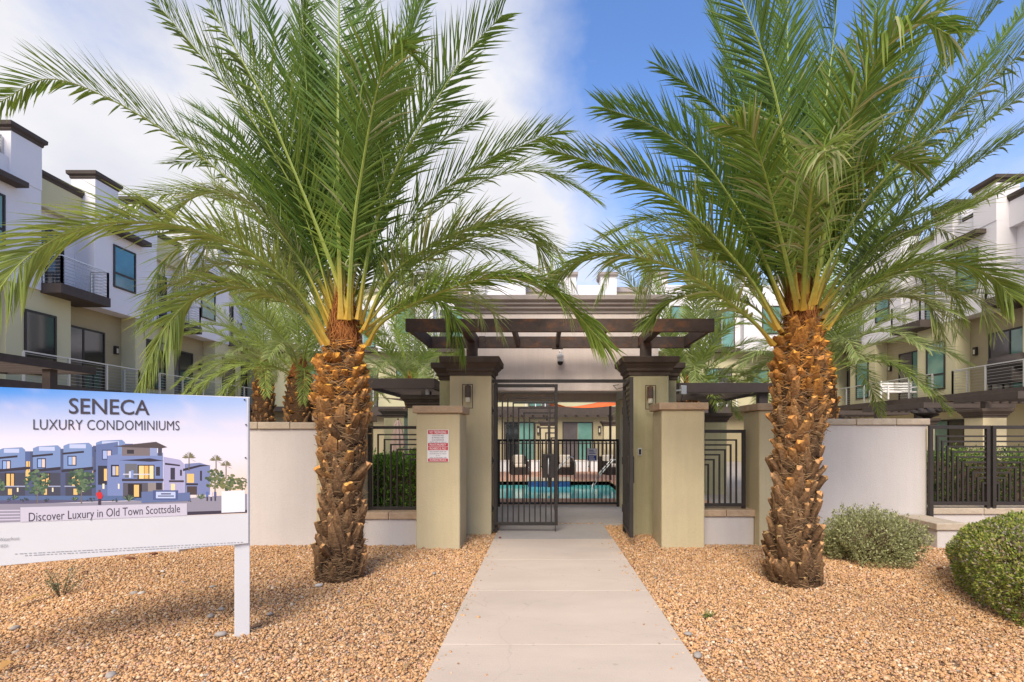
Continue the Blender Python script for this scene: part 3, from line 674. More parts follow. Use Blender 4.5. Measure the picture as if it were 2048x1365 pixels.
# sales board
BR = Vector((PX(497, 4.23), 4.23, 0)); BL = Vector((PX(0, 3.49), 3.49, 0))
BU = (BR-BL).normalized(); BV = Vector((0,0,1)); BN = BU.cross(BV)        # BN looks towards the camera side
BW = 2.05
zb0, zb1 = PZ(1087, 4.23), PZ(794.5, 4.23)
def on_board(px, py):
    d = Vector(((px-CX)/F, 1.0, -(py-HY)/F)); o = Vector((0,0,H))
    k = (BR - o).dot(BN) / d.dot(BN); p = o + d*k
    return ((p-BR).dot(BU), p.z)
bt = thing('sales_board', 'large white sales board printed with condominium picture on white posts', 'sign board', (0,0,0))
bb = MB()
def bpt(u, z, n): return BR + BU*u + BN*n + Vector((0,0,z))
def board_box(mb, u0, u1, z0, z1, n0, n1):
    vs = [bpt(u0,z0,n1),bpt(u1,z0,n1),bpt(u1,z0,n0),bpt(u0,z0,n0),bpt(u0,z1,n1),bpt(u1,z1,n1),bpt(u1,z1,n0),bpt(u0,z1,n0)]
    return mb.add(vs, [(3,2,1,0),(4,5,6,7),(0,1,5,4),(1,2,6,5),(2,3,7,6),(3,0,4,7)])
panel = board_box(MB(), -BW, 0, zb0, zb1, -0.02, 0.0).build('panel', M['white_paint'], bt, bevel=0.002)
for u in (-0.085, -BW+0.0): board_box(MB(), u-0.012, u+0.095, -0.3, zb1+0.002, -0.125, -0.0205).build('post', M['white_paint'], bt, bevel=0.004)
board_box(MB(), -BW+0.13, -0.10, zb1-0.14, zb1-0.05, -0.06, -0.0205).build('batten', M['white_paint'], bt)
board_box(MB(), -BW+0.13, -0.10, zb0+0.05, zb0+0.14, -0.06, -0.0205).build('batten', M['white_paint'], bt)
# the printed picture: sky, road, houses, trees (flat print, each patch lying a hair above the last)
pic = MB(); pcol = []
_layer = [0]
def patch(pts, col, cols=None):
    _layer[0] += 1
    lift = 0.0012 + 0.0000025*_layer[0]
    vs = [bpt(*on_board(x, y), lift) for x, y in pts]
    pic.add(vs, [tuple(range(len(vs)-1, -1, -1))])
    for i in range(len(vs)): pcol.append((*(cols[i] if cols else col), 1))
def S(*c): return tuple(v*0.92 for v in srgb(*c))
def topy(x): return 774.5 + x*(794.5-772.5)/497.0
def boty(x): return 1047.0 - x*20.0/497.0
NX, NY = 46, 22
from mathutils import noise as mnoise
vs, cs = [], []
x_lo = -260
for j in range(NY+1):
    for i in range(NX+1):
        x = x_lo + (494-x_lo)*i/NX; f = j/NY; y = topy(x) + (boty(x)-topy(x))*f
        vs.append(bpt(*on_board(x, y), 0.001))
        a = np.array(srgb(66,144,224)); b = np.array(srgb(168,190,230)); w = np.array(srgb(232,226,234)); o_ = np.array(srgb(246,214,186))
        r = min(max((x-20)/480, 0), 1); c = a*(1-r)+b*r
        k = min(1, max(0, (f-0.03)/0.36))**0.8; c = c*(1-k)+w*k
        k2 = max(0, min(1, (f-0.5)/0.3))*max(0, min(1, (x-330)/150)); c = c*(1-k2)+o_*k2
        nz = mnoise.noise(Vector((x*0.012, y*0.03, 2.0)))*0.6 + mnoise.noise(Vector((x*0.03, y*0.08, 7.0)))*0.3
        q = max(0, min(1, nz*1.9-0.12))*0.55*(1-0.5*f); c = c*(1-q)+np.array(srgb(248,226,228))*q
        cs.append((*(c*0.92), 1))
fs = [(j*(NX+1)+i, (j+1)*(NX+1)+i, (j+1)*(NX+1)+i+1, j*(NX+1)+i+1) for j in range(NY) for i in range(NX)]
MB().add(vs, fs).build('printed_sky', M['print'], bt, colors=cs)
# picture details in the board's own plane
def q4(x0, y0, x1, y1, col): patch([(x0,y0),(x1,y0),(x1,y1),(x0,y1)], S(*col))
bb_ = lambda x: boty(x)
patch([(-260,1010),(150,1006),(330,1000),(494,988),(494,boty(494)-1),(330,boty(330)-1),(-260,boty(-260)-1)], S(152,146,158))
patch([(-260,1010),(60,1008),(300,1000),(300,992),(60,996),(-260,1000)], S(96,92,118))
patch([(375,1024),(494,1020),(494,boty(494)-1),(375,boty(375)-1)], S(66,58,72))
for k in range(4): patch([(-200,1022+k*7),(40,1020+k*6),(40,1022.5+k*6),(-200,1025+k*7)], S(206,196,212))
patch([(-260,978),(30,980),(110,985),(240,984),(300,976),(300,1002),(110,1000),(-260,1004)], S(92,112,150))    # garden wall
blue, blue2, dark, warm, brow = (126,148,190), (92,108,150), (62,62,78), (240,196,120), (58,52,62)
# row of houses receding to the left
units = [(-120,905),(-52,901),(-4,897),(66,893),(127,888),(192,882)]
for k, (x, yt) in enumerate(units):
    w = 52 + k*1.2
    q4(x-6, yt+10, x+w+16, 992, (84,92,122))
    q4(x+w*0.75, yt+6, x+w+16, 940, (88,104,146))
    patch([(x,yt+4),(x+10,yt),(x+w-6,yt-2),(x+w,yt+3),(x+w,938),(x,938)], S(*blue))
    q4(x+12, yt+1, x+w-12, yt+9, (196,204,232))
    patch([(x-2,yt+18),(x+w*0.72,yt+14),(x+w*0.72,yt+18),(x-2,yt+22)], S(*brow))
    q4(x+8, yt+24, x+26, yt+44, (56,62,92)); q4(x+10, yt+26, x+17, yt+42, (150,178,224)); q4(x+18, yt+26, x+24, yt+42, (232,206,190))
    q4(x+w+2, yt+26, x+w+12, yt+48, warm); q4(x+w+6.5, yt+26, x+w+7.5, yt+48, (90,80,90))
    patch([(x-4,940),(x+w,934),(x+w+14,934),(x+w+14,938),(x+w,940),(x-4,945)], S(*brow))
    q4(x+4, 946, x+w, 992, (74,74,88))
    q4(x+14, 946, x+34, 972, (50,46,52)); q4(x+17, 948, x+24, 972, warm); q4(x+26, 948, x+32, 972, (228,182,112))
    q4(x+w+1, 942, x+w+13, 962, warm); q4(x+2, 972, x+w, 974, (170,176,200))
    q4(x+20, 978, x+28, 990, warm); q4(x+38, 976, x+41, 984, (255,236,196))
# corner house
patch([(192,890),(236,884),(236,992),(192,992)], S(104,118,160)); q4(204,900,224,920,(70,78,110)); q4(206,902,214,918,(170,186,226)); q4(215,902,222,918,(226,206,206))
q4(196,932,214,970,(54,52,62)); q4(208,938,214,962,warm)
patch([(215,912),(246,908),(326,906),(326,992),(215,992)], S(126,140,184))
patch([(244,890),(304,892),(304,912),(244,912)], S(128,116,116)); q4(254,900,268,908,(60,54,60)); q4(300,892,314,912,(150,160,196)); q4(316,896,324,912,(80,78,92))
patch([(226,893),(312,884),(335,895),(324,897),(250,895)], S(86,74,74))
patch([(238,921),(300,917),(328,922),(300,924)], S(*brow))
q4(222,930,238,954,(48,46,58)); q4(225,933,231,951,(190,190,210)); q4(232,933,237,951,warm)
q4(250,928,274,956,(112,112,116)); q4(275,930,309,960,(52,46,52)); q4(278,932,288,958,(248,214,148)); q4(289,932,297,958,(238,186,108)); q4(299,932,307,958,(252,222,170))
q4(312,934,320,952,(60,56,66)); q4(246,948,300,950,(212,212,226)); q4(244,958,328,963,(66,60,68)); q4(262,941,267,956,(132,150,200)); q4(258,943,262,956,(210,214,230))
q4(246,966,300,996,(96,92,100)); q4(256,968,284,996,(50,44,48)); q4(268,970,278,994,warm); q4(296,966,326,990,(150,140,136)); q4(312,966,324,980,(60,54,62))
q4(205,968,209,978,(255,238,200)); q4(236,968,239,978,(255,238,200))
# farther houses
patch([(327,914),(360,920),(368,928),(368,992),(327,992)], S(176,172,204)); patch([(330,926),(360,930),(360,933),(330,930)], S(*brow)); q4(341,936,350,960,(64,58,72)); q4(360,940,364,952,(66,60,74)); q4(338,961,368,965,(70,62,72)); q4(342,968,350,982,(250,222,170))
patch([(369,928),(400,926),(420,932),(420,990),(369,990)], S(128,136,176)); patch([(366,938),(400,930),(422,931),(400,934),(366,943)], S(*brow)); q4(374,948,388,966,warm); q4(372,967,396,971,(60,54,64)); q4(400,942,404,962,(62,56,66)); q4(374,973,394,990,(84,70,66))
def tree(cx, cy, rx, ry, cols, trunk=None, n=85):
    if trunk: q4(cx-1.2, cy, cx+1.2, trunk, (120,110,100))
    rr_ = random.Random(int(cx*7+cy))
    for k in range(n):
        a = rr_.uniform(0, 6.283); d = rr_.uniform(0, 1)**0.6; x, y = cx+rx*d*math.cos(a), cy+ry*d*math.sin(a); r = rr_.uniform(0.09, 0.22)*rx
        c = cols[rr_.randrange(len(cols))]
        pts = [(x+r*rr_.uniform(0.7,1.1)*math.cos(t_*0.898), y+r*0.8*rr_.uniform(0.7,1.1)*math.sin(t_*0.898)) for t_ in range(7)]
        patch(pts, S(*c))
gr = [(72,96,72),(92,112,84),(108,128,92),(60,80,66)]
tree(75, 966, 26, 24, gr, 1008); tree(163, 962, 27, 25, gr, 1008); tree(-6, 974, 16, 16, gr, 1006); tree(430, 958, 20, 20, [(74,92,66),(102,112,74),(120,122,80)], 990); tree(460, 966, 22, 16, [(74,92,66),(110,118,74),(128,126,80)], 992); tree(484, 968, 10, 13, [(96,104,70),(124,122,80)], 992)
def palm_print(cx, cy, r):
    q4(cx-0.8, cy, cx+0.8, cy+26, (120,100,80))
    for k in range(11):
        a = math.pi*(1.05 + 0.9*k/10.0) + (0.35 if k in (0,10) else 0); x, y = cx+r*math.cos(a), cy+r*0.8*math.sin(a)+abs(math.cos(a))*r*0.35
        patch([(cx,cy),(cx+(x-cx)*0.5-0.6,cy+(y-cy)*0.8-1.6),(x,y),(cx+(x-cx)*0.5+0.6,cy+(y-cy)*0.6+1.2)], S(126,118,84))
palm_print(378, 916, 16); palm_print(432, 921, 15); palm_print(452, 931, 13)
for cx, cy, r in ((258,1000,15),(402,996,12),(30,996,9),(150,999,8)):
    for k in range(9):
        a = math.pi*(1.08+0.84*k/8); patch([(cx-1,cy+3),(cx+r*0.5*math.cos(a)-0.6,cy+r*0.6*math.sin(a)),(cx+r*math.cos(a),cy+r*0.8*math.sin(a)),(cx+r*0.5*math.cos(a)+0.8,cy+r*0.5*math.sin(a)+1)], S(*[(90,110,84),(130,144,112),(70,90,70)][k % 3]))
for cx in (20, 48, 96, 182, 230, 308, 378): tree(cx, 1000, 9, 4, [(58,62,60),(74,82,66)], None, 9)
patch([(283,984),(330,982),(334,988),(380,985),(380,1002),(283,1006)], S(104,118,158)); q4(306,981,356,1000,(84,96,140)); q4(312,984,351,997,(196,206,236))
for k in range(2): q4(322-6*k, 987+4.5*k, 342+6*k, 989.4+4.2*k, (58,60,90))
patch([(192,988),(196,984),(203,985),(206,992),(203,998),(196,998)], S(214,52,56)); q4(196.5,998,202,1010,(70,58,74)); q4(197,980,201,985,(130,70,62))
for k, x in enumerate((412,420,428)): q4(x, 984, x+4.5, 994, ((96,116,176),(226,220,230),(92,96,140))[k]); q4(x+1, 994, x+3.6, 1002, (66,60,80))
patch([(41,1015),(374,1007),(374,boty(374)-1),(41,boty(41)-1)], S(208,200,212))
patch([(443,983),(490,981),(490,1024),(443,1026)], S(240,236,240))
pic.build('printed_picture', M['print'], bt, colors=pcol)
def board_text(body, px0, px1, py_top, py_bot, m, bold=0.0, spacing=1.0, lift=0.0046):
    pxm = (px0+px1)/2
    u0, _ = on_board(px0, py_top); u1, _ = on_board(px1, py_top)
    _, z1 = on_board(pxm, py_top); _, z0 = on_board(pxm, py_bot)
    return lettering(bt, body, BR, BU, BV, u0, u1, z0, z1, m, bold, spacing, lift)
board_text('SENECA', 138, 299, 798.5, 829.5, M['ink'], bold=0.008, spacing=1.0)
board_text('LUXURY CONDOMINIUMS', 67, 359, 840.5, 860.5, M['ink'], bold=-0.006)
board_text('Discover Luxury in Old Town Scottsdale', 58, 360, 1017.5, 1039.5, M['ink'], bold=-0.004)
board_text('Scottsdale Waterfront', -40, 39, 1076, 1083, M['ink_grey'])
board_text('85251', 1, 16, 1089, 1095, M['ink_grey'])
for k, (a, b) in enumerate(((30, 488), (50, 480))):
    ya, yb = 1110-a*0.052+k*4.2, 1110-b*0.052+k*4.2
    (u0, z0), (u1, z1) = on_board(a, ya), on_board(b, yb)
    for j in range(58):
        f0 = j/58.0; f1 = f0 + random.uniform(0.5, 0.9)/58.0
        o = None
        if j == 0: dm = MB()
        dm.quad(bpt(u0+(u1-u0)*f0, z0+(z1-z0)*f0-0.003, 0.002), bpt(u0+(u1-u0)*f1, z0+(z1-z0)*f1-0.003, 0.002), bpt(u0+(u1-u0)*f1, z0+(z1-z0)*f1+0.002, 0.002), bpt(u0+(u1-u0)*f0, z0+(z1-z0)*f0+0.002, 0.002))
    dm.build('small_print', M['ink_grey'], bt)
for px, py in ((489, 800), (492, 850), (491, 916)):
    u, z = on_board(px, py); p = bpt(u, z, 0)
    MB().tube([p, p+BN*0.009], 0.006, 8).build('screw', M['black_iron'], bt)
def rebase(e, loc):
    loc = Vector(loc)
    for c in e.children: c.matrix_parent_inverse = Matrix.Translation(-loc)
    e.location = loc
rebase(bt, (BR.x, BR.y, 0)); rebase(sp, (0.18, 18.7, 0))

# ================================================================== date palms
DARK = np.array((0.12, 0.215, 0.034)); MID = np.array((0.225, 0.305, 0.05)); OLIVE = np.array((0.235, 0.315, 0.085)); PALE = np.array((0.42, 0.44, 0.20)); YEL = np.array((0.36, 0.42, 0.09)); BLUEG = np.array((0.145, 0.235, 0.062)); STRAW = np.array((0.44, 0.40, 0.16))
def catmull(P, n):
    P = [np.array(p, float) for p in P]; P = [2*P[0]-P[1]] + P + [2*P[-1]-P[-2]]
    out = []; m = len(P)-3
    for i in range(n+1):
        t = i/n*m; k = min(int(t), m-1); u = t-k
        p0, p1, p2, p3 = P[k:k+4]
        out.append(0.5*((2*p1)+(-p0+p2)*u+(2*p0-5*p1+4*p2-p3)*u*u+(-p0+3*p1-3*p2+p3)*u**3))
    out = np.array(out)
    d = np.r_[0, np.cumsum(np.linalg.norm(np.diff(out, axis=0), axis=1))]
    s = np.linspace(0, d[-1], n+1)
    return np.stack([np.interp(s, d, out[:, j]) for j in range(3)], 1), d[-1]
def unit(v): return v/ (np.linalg.norm(v, axis=-1, keepdims=True)+1e-9)

def frond_mesh(pts, axis_xy, c0, c1, leaf=0.50, npair=78, droop=0.12, twist=0.0, start=0.16, base_w=0.085, wid=0.026, seed=0, pale_frac=0.0, spread=1.0, bend=0.0, base_col=(0.52, 0.31, 0.04)):
    """one pinnate leaf: tapering stalk plus two ranks of folded leaflets; returns a mesh"""
    rs = np.random.default_rng(seed); npair = int(npair*1.45); leaf *= 1.2; wid *= 1.0
    n = 40
    C, L = catmull(pts, n)
    T = unit(np.gradient(C, axis=0))
    inward = np.stack([axis_xy[0]-C[:, 0], axis_xy[1]-C[:, 1], np.zeros(n+1)], 1)
    A = unit(inward)*0.75 + np.array((0, 0, 1.0))
    N = unit(A - (A*T).sum(1, keepdims=True)*T)
    S_ = unit(np.cross(T, N))
    tw = twist*np.linspace(0, 1, n+1)[:, None]
    N, S_ = N*np.cos(tw)+S_*np.sin(tw), S_*np.cos(tw)-N*np.sin(tw)
    V, Fc, mi, col = [], [], [], []
    # stalk
    green = 0.55*np.array((0.31, 0.36, 0.07)) + 0.45*(0.5*c0+0.5*c1)
    for i in range(n+1):
        t = i/n; w = base_w*(1-t)**1.3*(0.62 if t > 0.04 else 0.62+0.38*(1-t/0.04)) + 0.007; h = w*0.52
        k = min(1, t/0.15); cc = (1-k)*np.array(base_col) + k*np.array((0.25, 0.31, 0.06)); k2 = max(0, min(1, (t-0.2)/0.4)); cc = cc*(1-k2)+green*k2
        for a, b in ((-0.5, 0.15), (-0.28, -0.5), (0.28, -0.5), (0.5, 0.15), (0.0, 0.42)):
            V.append(C[i] + S_[i]*w*a + N[i]*h*b); col.append((*cc, 1))
    for i in range(n):
        for j in range(5):
            Fc.append((i*5+j, i*5+(j+1) % 5, (i+1)*5+(j+1) % 5, (i+1)*5+j)); mi.append(0)
    # leaflets: all at once
    K = npair*2; kk = np.repeat(np.arange(npair), 2); side = np.tile((-1.0, 1.0), npair)
    t = np.clip(start + (1-start)*((kk+0.5*(side > 0)+rs.uniform(-0.25, 0.25, K))/npair), start, 0.995)
    f = t*n; ii = np.minimum(f.astype(int), n-1); u = (f-ii)[:, None]
    lerp = lambda A_: A_[ii]*(1-u)+A_[ii+1]*u
    p, tt, nn, ss = lerp(C), unit(lerp(T)), lerp(N), lerp(S_)
    q = (t-start)/(1-start)
    ll = leaf*(0.42+0.58*np.minimum(1, q/0.25))*(1-0.52*np.maximum(0, (q-0.55)/0.45)**1.6)*rs.uniform(0.85, 1.12, K)*np.where(q < 0.05, 0.45, 1)
    al = np.radians(54-28*q+rs.uniform(-7, 7, K))*spread
    be = np.radians(rs.choice((8, 24, 40), K, p=(0.4, 0.4, 0.2))+rs.uniform(-9, 9, K))
    col1 = lambda v: np.asarray(v)[:, None]
    d = unit(tt*col1(np.cos(al))+(ss*col1(side*np.cos(be))+nn*col1(np.sin(be)))*col1(np.sin(al)))
    wv = unit(np.cross(d, nn*math.cos(0.5)+ss*col1(side*math.sin(0.5)*rs.uniform(-0.6, 1.2, K))))
    fold = unit(np.cross(wv, d))
    w = wid*rs.uniform(0.8, 1.15, K)*(0.75+0.25*(1-q))
    dr = droop*rs.uniform(0.3, 1.7, K); broke = rs.random(K) < bend; hand = rs.random(K) < pale_frac
    cm = rs.beta(1.4, 1.6, K)[:, None]; cc = (c0*(1-cm)+c1*cm)*rs.uniform(0.8, 1.2, (K, 1))
    cc = np.where(hand[:, None], np.where(rs.random((K, 1)) < 0.7, PALE, STRAW)*rs.uniform(0.8, 1.1, (K, 1)), cc)
    tip = cc + np.array((0.12, 0.07, 0.0))*(rs.random((K, 1)) < 0.35)
    LV = np.zeros((K, 4, 3, 3)); LC = np.ones((K, 4, 3, 4)); pp, pd = p.copy(), d
    st = (0, 0.3, 0.62, 1.0); ww = (0.35, 1.0, 0.82, 0.04)
    for j in range(4):
        if j:
            dz = np.zeros((K, 3)); dz[:, 2] = -(dr*1.1*st[j] + (1.9*broke if j >= 2 else 0))
            pd = unit(pd+dz); pp = pp + pd*col1((st[j]-st[j-1])*ll)
        e = wv*col1(w*ww[j]*0.5); h_ = fold*col1(w*ww[j]*0.22)
        LV[:, j, 0], LV[:, j, 1], LV[:, j, 2] = pp-e+h_, pp, pp+e+h_
        LC[:, j, :, :3] = (tip if j == 3 else cc)[:, None]
    o0 = len(V)
    V = np.concatenate([np.array(V), LV.reshape(-1, 3)]); col = np.concatenate([np.array(col), LC.reshape(-1, 4)])
    quads = np.array([(3*j+s_, 3*j+s_+1, 3*j+s_+4, 3*j+s_+3) for j in range(3) for s_ in (0, 1)])
    LFc = (quads[None] + (o0+12*np.arange(K))[:, None, None]).reshape(-1, 4)
    Fc = Fc + LFc.tolist(); mi = mi + [1]*len(LFc)
    me = bpy.data.meshes.new('frond'); me.from_pydata(V.tolist(), [], Fc)
    me.materials.append(M['stalk']); me.materials.append(M['leaf'])
    me.polygons.foreach_set('material_index', mi)
    ca = me.color_attributes.new('Col', 'FLOAT_COLOR', 'POINT'); ca.data.foreach_set('color', np.array(col, np.float32).ravel())
    me.update()
    return me

# leaf bases (boots) left on the trunk, a few shared shapes of two ages
def boot_mesh(kind, seed):
    rs = random.Random(seed); mb = MB(); cols = []
    if kind == 'old': secs = [(-0.05, 0.075, 0.0, 0.02), (0.03, 0.066, 0.010, 0.028), (0.11, 0.044, 0.022, 0.026), (0.18, 0.022, 0.036, 0.014)]
    elif kind == 'mid': secs = [(-0.05, 0.078, 0.0, 0.02), (0.02, 0.064, 0.014, 0.028), (0.07, 0.050, 0.030, 0.028), (0.115, 0.036, 0.048, 0.020)]
    else: secs = [(-0.05, 0.072, 0.0, 0.02), (0.01, 0.060, 0.018, 0.030), (0.045, 0.052, 0.036, 0.030), (0.075, 0.044, 0.050, 0.026)]
    lo, hi, cut = {'old': ((0.050,0.028,0.016),(0.29,0.165,0.080),(0.54,0.31,0.13)), 'mid': ((0.095,0.046,0.022),(0.44,0.23,0.085),(0.70,0.34,0.09)), 'new': ((0.18,0.075,0.022),(0.54,0.24,0.055),(0.80,0.38,0.06))}[kind]
    vs = []
    for si, (z, w, y, th) in enumerate(secs):
        for a in (-1.0, -0.6, 0.0, 0.6, 1.0):
            j = rs.uniform(-0.006, 0.006)
            zz = z + (rs.uniform(-0.03, 0.02) if si == 3 else 0) - 0.02*abs(a)*(1 if si < 3 else 0.2)
            vs.append((a*w + j, y + th*(1-abs(a)**1.5) + j, zz))
            k = si/3.0*rs.uniform(0.6, 1.0); cols.append((*[l*(1-k)+h*k for l, h in zip(lo, hi)], 1))
    o = len(vs)
    for si, (z, w, y, th) in enumerate(secs):
        for a in (-0.9, 0.9):
            vs.append((a*w, y-0.02-0.02*(si > 1), z)); cols.append((*lo, 1))
    fs = []
    for si in range(3):
        for a in range(4): fs.append((si*5+a, si*5+a+1, si*5+a+6, si*5+a+5))
        fs.append((o+si*2, si*5, si*5+5, o+si*2+2)); fs.append((si*5+4, o+si*2+1, o+si*2+3, si*5+9))
    n0 = len(vs)   # cut face with its own lighter colour
    top = [15, 16, 17, 18, 19, o+7, o+6]
    for i in top: vs.append(vs[i]); cols.append((*[c*rs.uniform(0.85, 1.1) for c in cut], 1))
    fs.append(tuple(range(n0, n0+7)))
    mb.add(vs, fs)
    return mb.mesh('leaf_base', M['boot'], colors=cols)
BOOTS = {k: [boot_mesh(k, i*13+len(k)) for i in range(5)] for k in ('old', 'mid', 'new')}

def palm_trunk(parent, prof, ox, oy, dens=1.0, seed=1, fibre_n=1500, boot_scale=1.0, maxboots=300):
    """prof: list of (z, radius, dx) from the ground up, relative to the palm's base"""
    rs = random.Random(seed)
    zs = [p[0] for p in prof]
    rad = lambda z: float(np.interp(z, zs, [p[1] for p in prof])); off = lambda z: float(np.interp(z, zs, [p[2] for p in prof]))
    ztop = zs[-1]
    vs, fs = [], []; n = 20; rows = 26
    for i in range(rows+1):
        z = -0.1 + (ztop+0.1)*i/rows; r = (rad(z)-0.035*boot_scale)
        for k in range(n):
            a = 2*math.pi*k/n; rj = r*(1+0.05*math.sin(a*5+z*9)+rs.uniform(-0.04, 0.04)); vs.append((off(z)+rj*math.cos(a), rj*math.sin(a), z))
    for i in range(rows):
        for k in range(n): fs.append((i*n+k, i*n+(k+1) % n, (i+1)*n+(k+1) % n, (i+1)*n+k))
    fs.append(tuple(rows*n+k for k in range(n)))
    tr = MB().add(vs, fs).build('trunk', M['core'], parent, smooth=True)
    # spiral of leaf bases
    nb = min(maxboots, int(dens*ztop*86)); ga = math.pi*(3-5**0.5)
    for i in range(nb):
        z = 0.0 + (ztop-0.06)*(i+0.5)/nb; a = i*ga + rs.uniform(-0.13, 0.13); h = z/ztop
        kind = 'old' if h < 0.52+rs.uniform(-0.2, 0.2) else ('mid' if h < 0.84+rs.uniform(-0.14, 0.1) else 'new')
        r = rad(z)-0.036*boot_scale
        s = boot_scale*rs.uniform(0.6, 1.32)
        o = inst('leaf_base', rs.choice(BOOTS[kind]), tr, (off(z)+r*math.cos(a), r*math.sin(a), z+rs.uniform(-0.03, 0.03)), (rs.uniform(-0.32, 0.16)-(0.35 if rs.random() < 0.12 else 0), rs.uniform(-0.34, 0.34), a-math.pi/2+rs.uniform(-0.25, 0.25)), (s*rs.uniform(0.75, 1.12), s, s*rs.uniform(0.72, 1.3)))
    # woven fibre between them
    mb = MB(); cols = []
    for i in range(fibre_n):
        z = rs.uniform(0.02, ztop+0.05); a = rs.uniform(0, 6.283); h = z/ztop
        loose = rs.random() < 0.16
        ln = rs.uniform(0.08, 0.26)*boot_scale; da = rs.choice((-1, 1))*ln/rad(z)*rs.uniform(0.4, 1.0); dz = rs.uniform(-0.10, 0.12)*boot_scale
        w = rs.uniform(0.002, 0.007)*boot_scale; pts = []
        for j in range(4):
            u = j/3.0; r = rad(z)-0.035*boot_scale + boot_scale*(rs.uniform(-0.006, 0.034) + (0.07*u*u if loose else 0.02*math.sin(u*3.1)))
            aa = a+da*u; zz = z+dz*u
            pts.append(Vector((off(z)+r*math.cos(aa), r*math.sin(aa), zz)))
        vs = []
        for j, p in enumerate(pts): vs += [p+Vector((0,0,w*0.5)), p-Vector((0,0,w*0.5))]
        mb.add(vs, [(0,1,3,2),(2,3,5,4),(4,5,7,6)])
        b = rs.uniform(0.55, 1.25); c = (0.30*b, 0.19*b, 0.10*b) if h < 0.7 or rs.random() < 0.5 else (0.60*b, 0.28*b, 0.07*b)
        cols += [(*c, 1)]*8
    for i in range(fibre_n//4):
        u = rs.random()*0.95; a = rs.uniform(0, 6.283); r = (rad(ztop)-0.05)*(1-u)**0.75+0.055; z = ztop-0.05+0.62*u*boot_scale
        da = rs.uniform(-0.5, 0.5); l = rs.uniform(0.06, 0.2)*boot_scale; w = rs.uniform(0.003, 0.008)*boot_scale
        vs = []
        for j in range(3):
            q = j/2.0; rr_ = r*(1-0.5*l*q)+rs.uniform(0, 0.025); aa = a+da*q; p = Vector((off(ztop)+rr_*math.cos(aa), rr_*math.sin(aa), z+l*q)); tx = Vector((-math.sin(aa), math.cos(aa), 0.3))*w*0.5; vs += [p-tx, p+tx]
        mb.add(vs, [(0,1,3,2),(2,3,5,4)]); b = rs.uniform(0.4, 1.4); cols += [(0.34*b, 0.13*b, 0.04*b, 1)]*6
    tag(mb.build('fibre', M['fibre'], tr, colors=cols), kind='stuff')
    # pointed crown core from which the fronds rise
    mb = MB(); vs, fs, cols = [], [], []
    for i in range(9):
        u = i/8.0; z = ztop-0.05+0.62*u*boot_scale; r = (rad(ztop)-0.05)*(1-u)**0.75+0.05
        for k in range(14):
            a = 2*math.pi*k/14; rj = r*rs.uniform(0.86, 1.1); vs.append((off(ztop)+rj*math.cos(a), rj*math.sin(a), z+rs.uniform(-0.02, 0.02)))
            cols.append((*(np.array((0.22, 0.072, 0.022))*rs.uniform(0.45, 1.3)), 1))
    for i in range(8):
        for k in range(14): fs.append((i*14+k, i*14+(k+1) % 14, (i+1)*14+(k+1) % 14, (i+1)*14+k))
    mb.add(vs, fs); mb.build('crown_core', M['boot'], tr, colors=cols)
    return tr

def big_palm(label, base_px, Yc, prof_px, ybase_z, fronds, seed):
    bx = PX(base_px, Yc)
    t = thing('date_palm', label, 'palm tree', (bx, Yc, 0), group='date palms')
    prof = []
    for py, xa, xb in prof_px:
        prof.append((PZ(py, Yc), (xb-xa)/2/F*Yc-0.082, PX((xa+xb)/2, Yc)-bx))
    prof.sort()
    palm_trunk(t, prof, bx, Yc, seed=seed, fibre_n=3600, dens=1.2)
    rs = random.Random(seed); fronds = list(fronds)
    for k in range(12):      # younger fronds standing behind and inside the crown
        a = -0.95 + 1.9*(k+rs.random())/16; h = rs.uniform(0.75, 1.0)*math.cos(a*0.8); d = rs.uniform(0.5, 1.7)
        top = base_px+8 + 560*math.sin(a)*h*1.1; x0 = base_px+8+14*math.sin(a)*2
        fronds.append(dict(p=[(x0, 620, 0.12*d), (x0+(top-x0)*0.3, 620-230*h, 0.4*d), (x0+(top-x0)*0.62, 620-430*h, 0.7*d), (top, 620-600*h+70*abs(math.sin(a)), 0.95*d)], c0=DARK, c1=BLUEG if k % 2 else MID, leaf=0.5, npair=60, droop=0.06, base_w=0.055))
    for k in range(9):      # older thin fronds arching out low, crossing each other
        sg = -1 if k % 2 else 1; ln = rs.uniform(230, 430); up = rs.uniform(20, 190); d = rs.uniform(-0.7, 1.2); x0 = base_px+8+sg*34
        fronds.append(dict(p=[(x0, 665, 0.1*d), (x0+sg*ln*0.3, 640-up*0.7, 0.35*d), (x0+sg*ln*0.62, 632-up, 0.7*d), (x0+sg*ln*0.88, 640-up*0.85, 0.95*d), (x0+sg*ln, 690-up*0.6, 1.1*d)], c0=OLIVE, c1=(PALE*0.85, MID, PALE*0.7)[k % 3], leaf=0.36, npair=58, droop=0.16, base_w=0.045, wid=0.017, pale_frac=0.2))
    for i, fr in enumerate(fronds):
        pts = [tuple(at(px, py, Yc+dy) - Vector((bx, Yc, 0))) for px, py, dy in fr['p']]
        kw = {k: v for k, v in fr.items() if k != 'p'}
        me = frond_mesh(pts, (0, 0), kw.pop('c0', DARK), kw.pop('c1', MID), seed=seed*100+i, **kw)
        o = bpy.data.objects.new('frond', me); COL.objects.link(o); o.parent = t
    return t
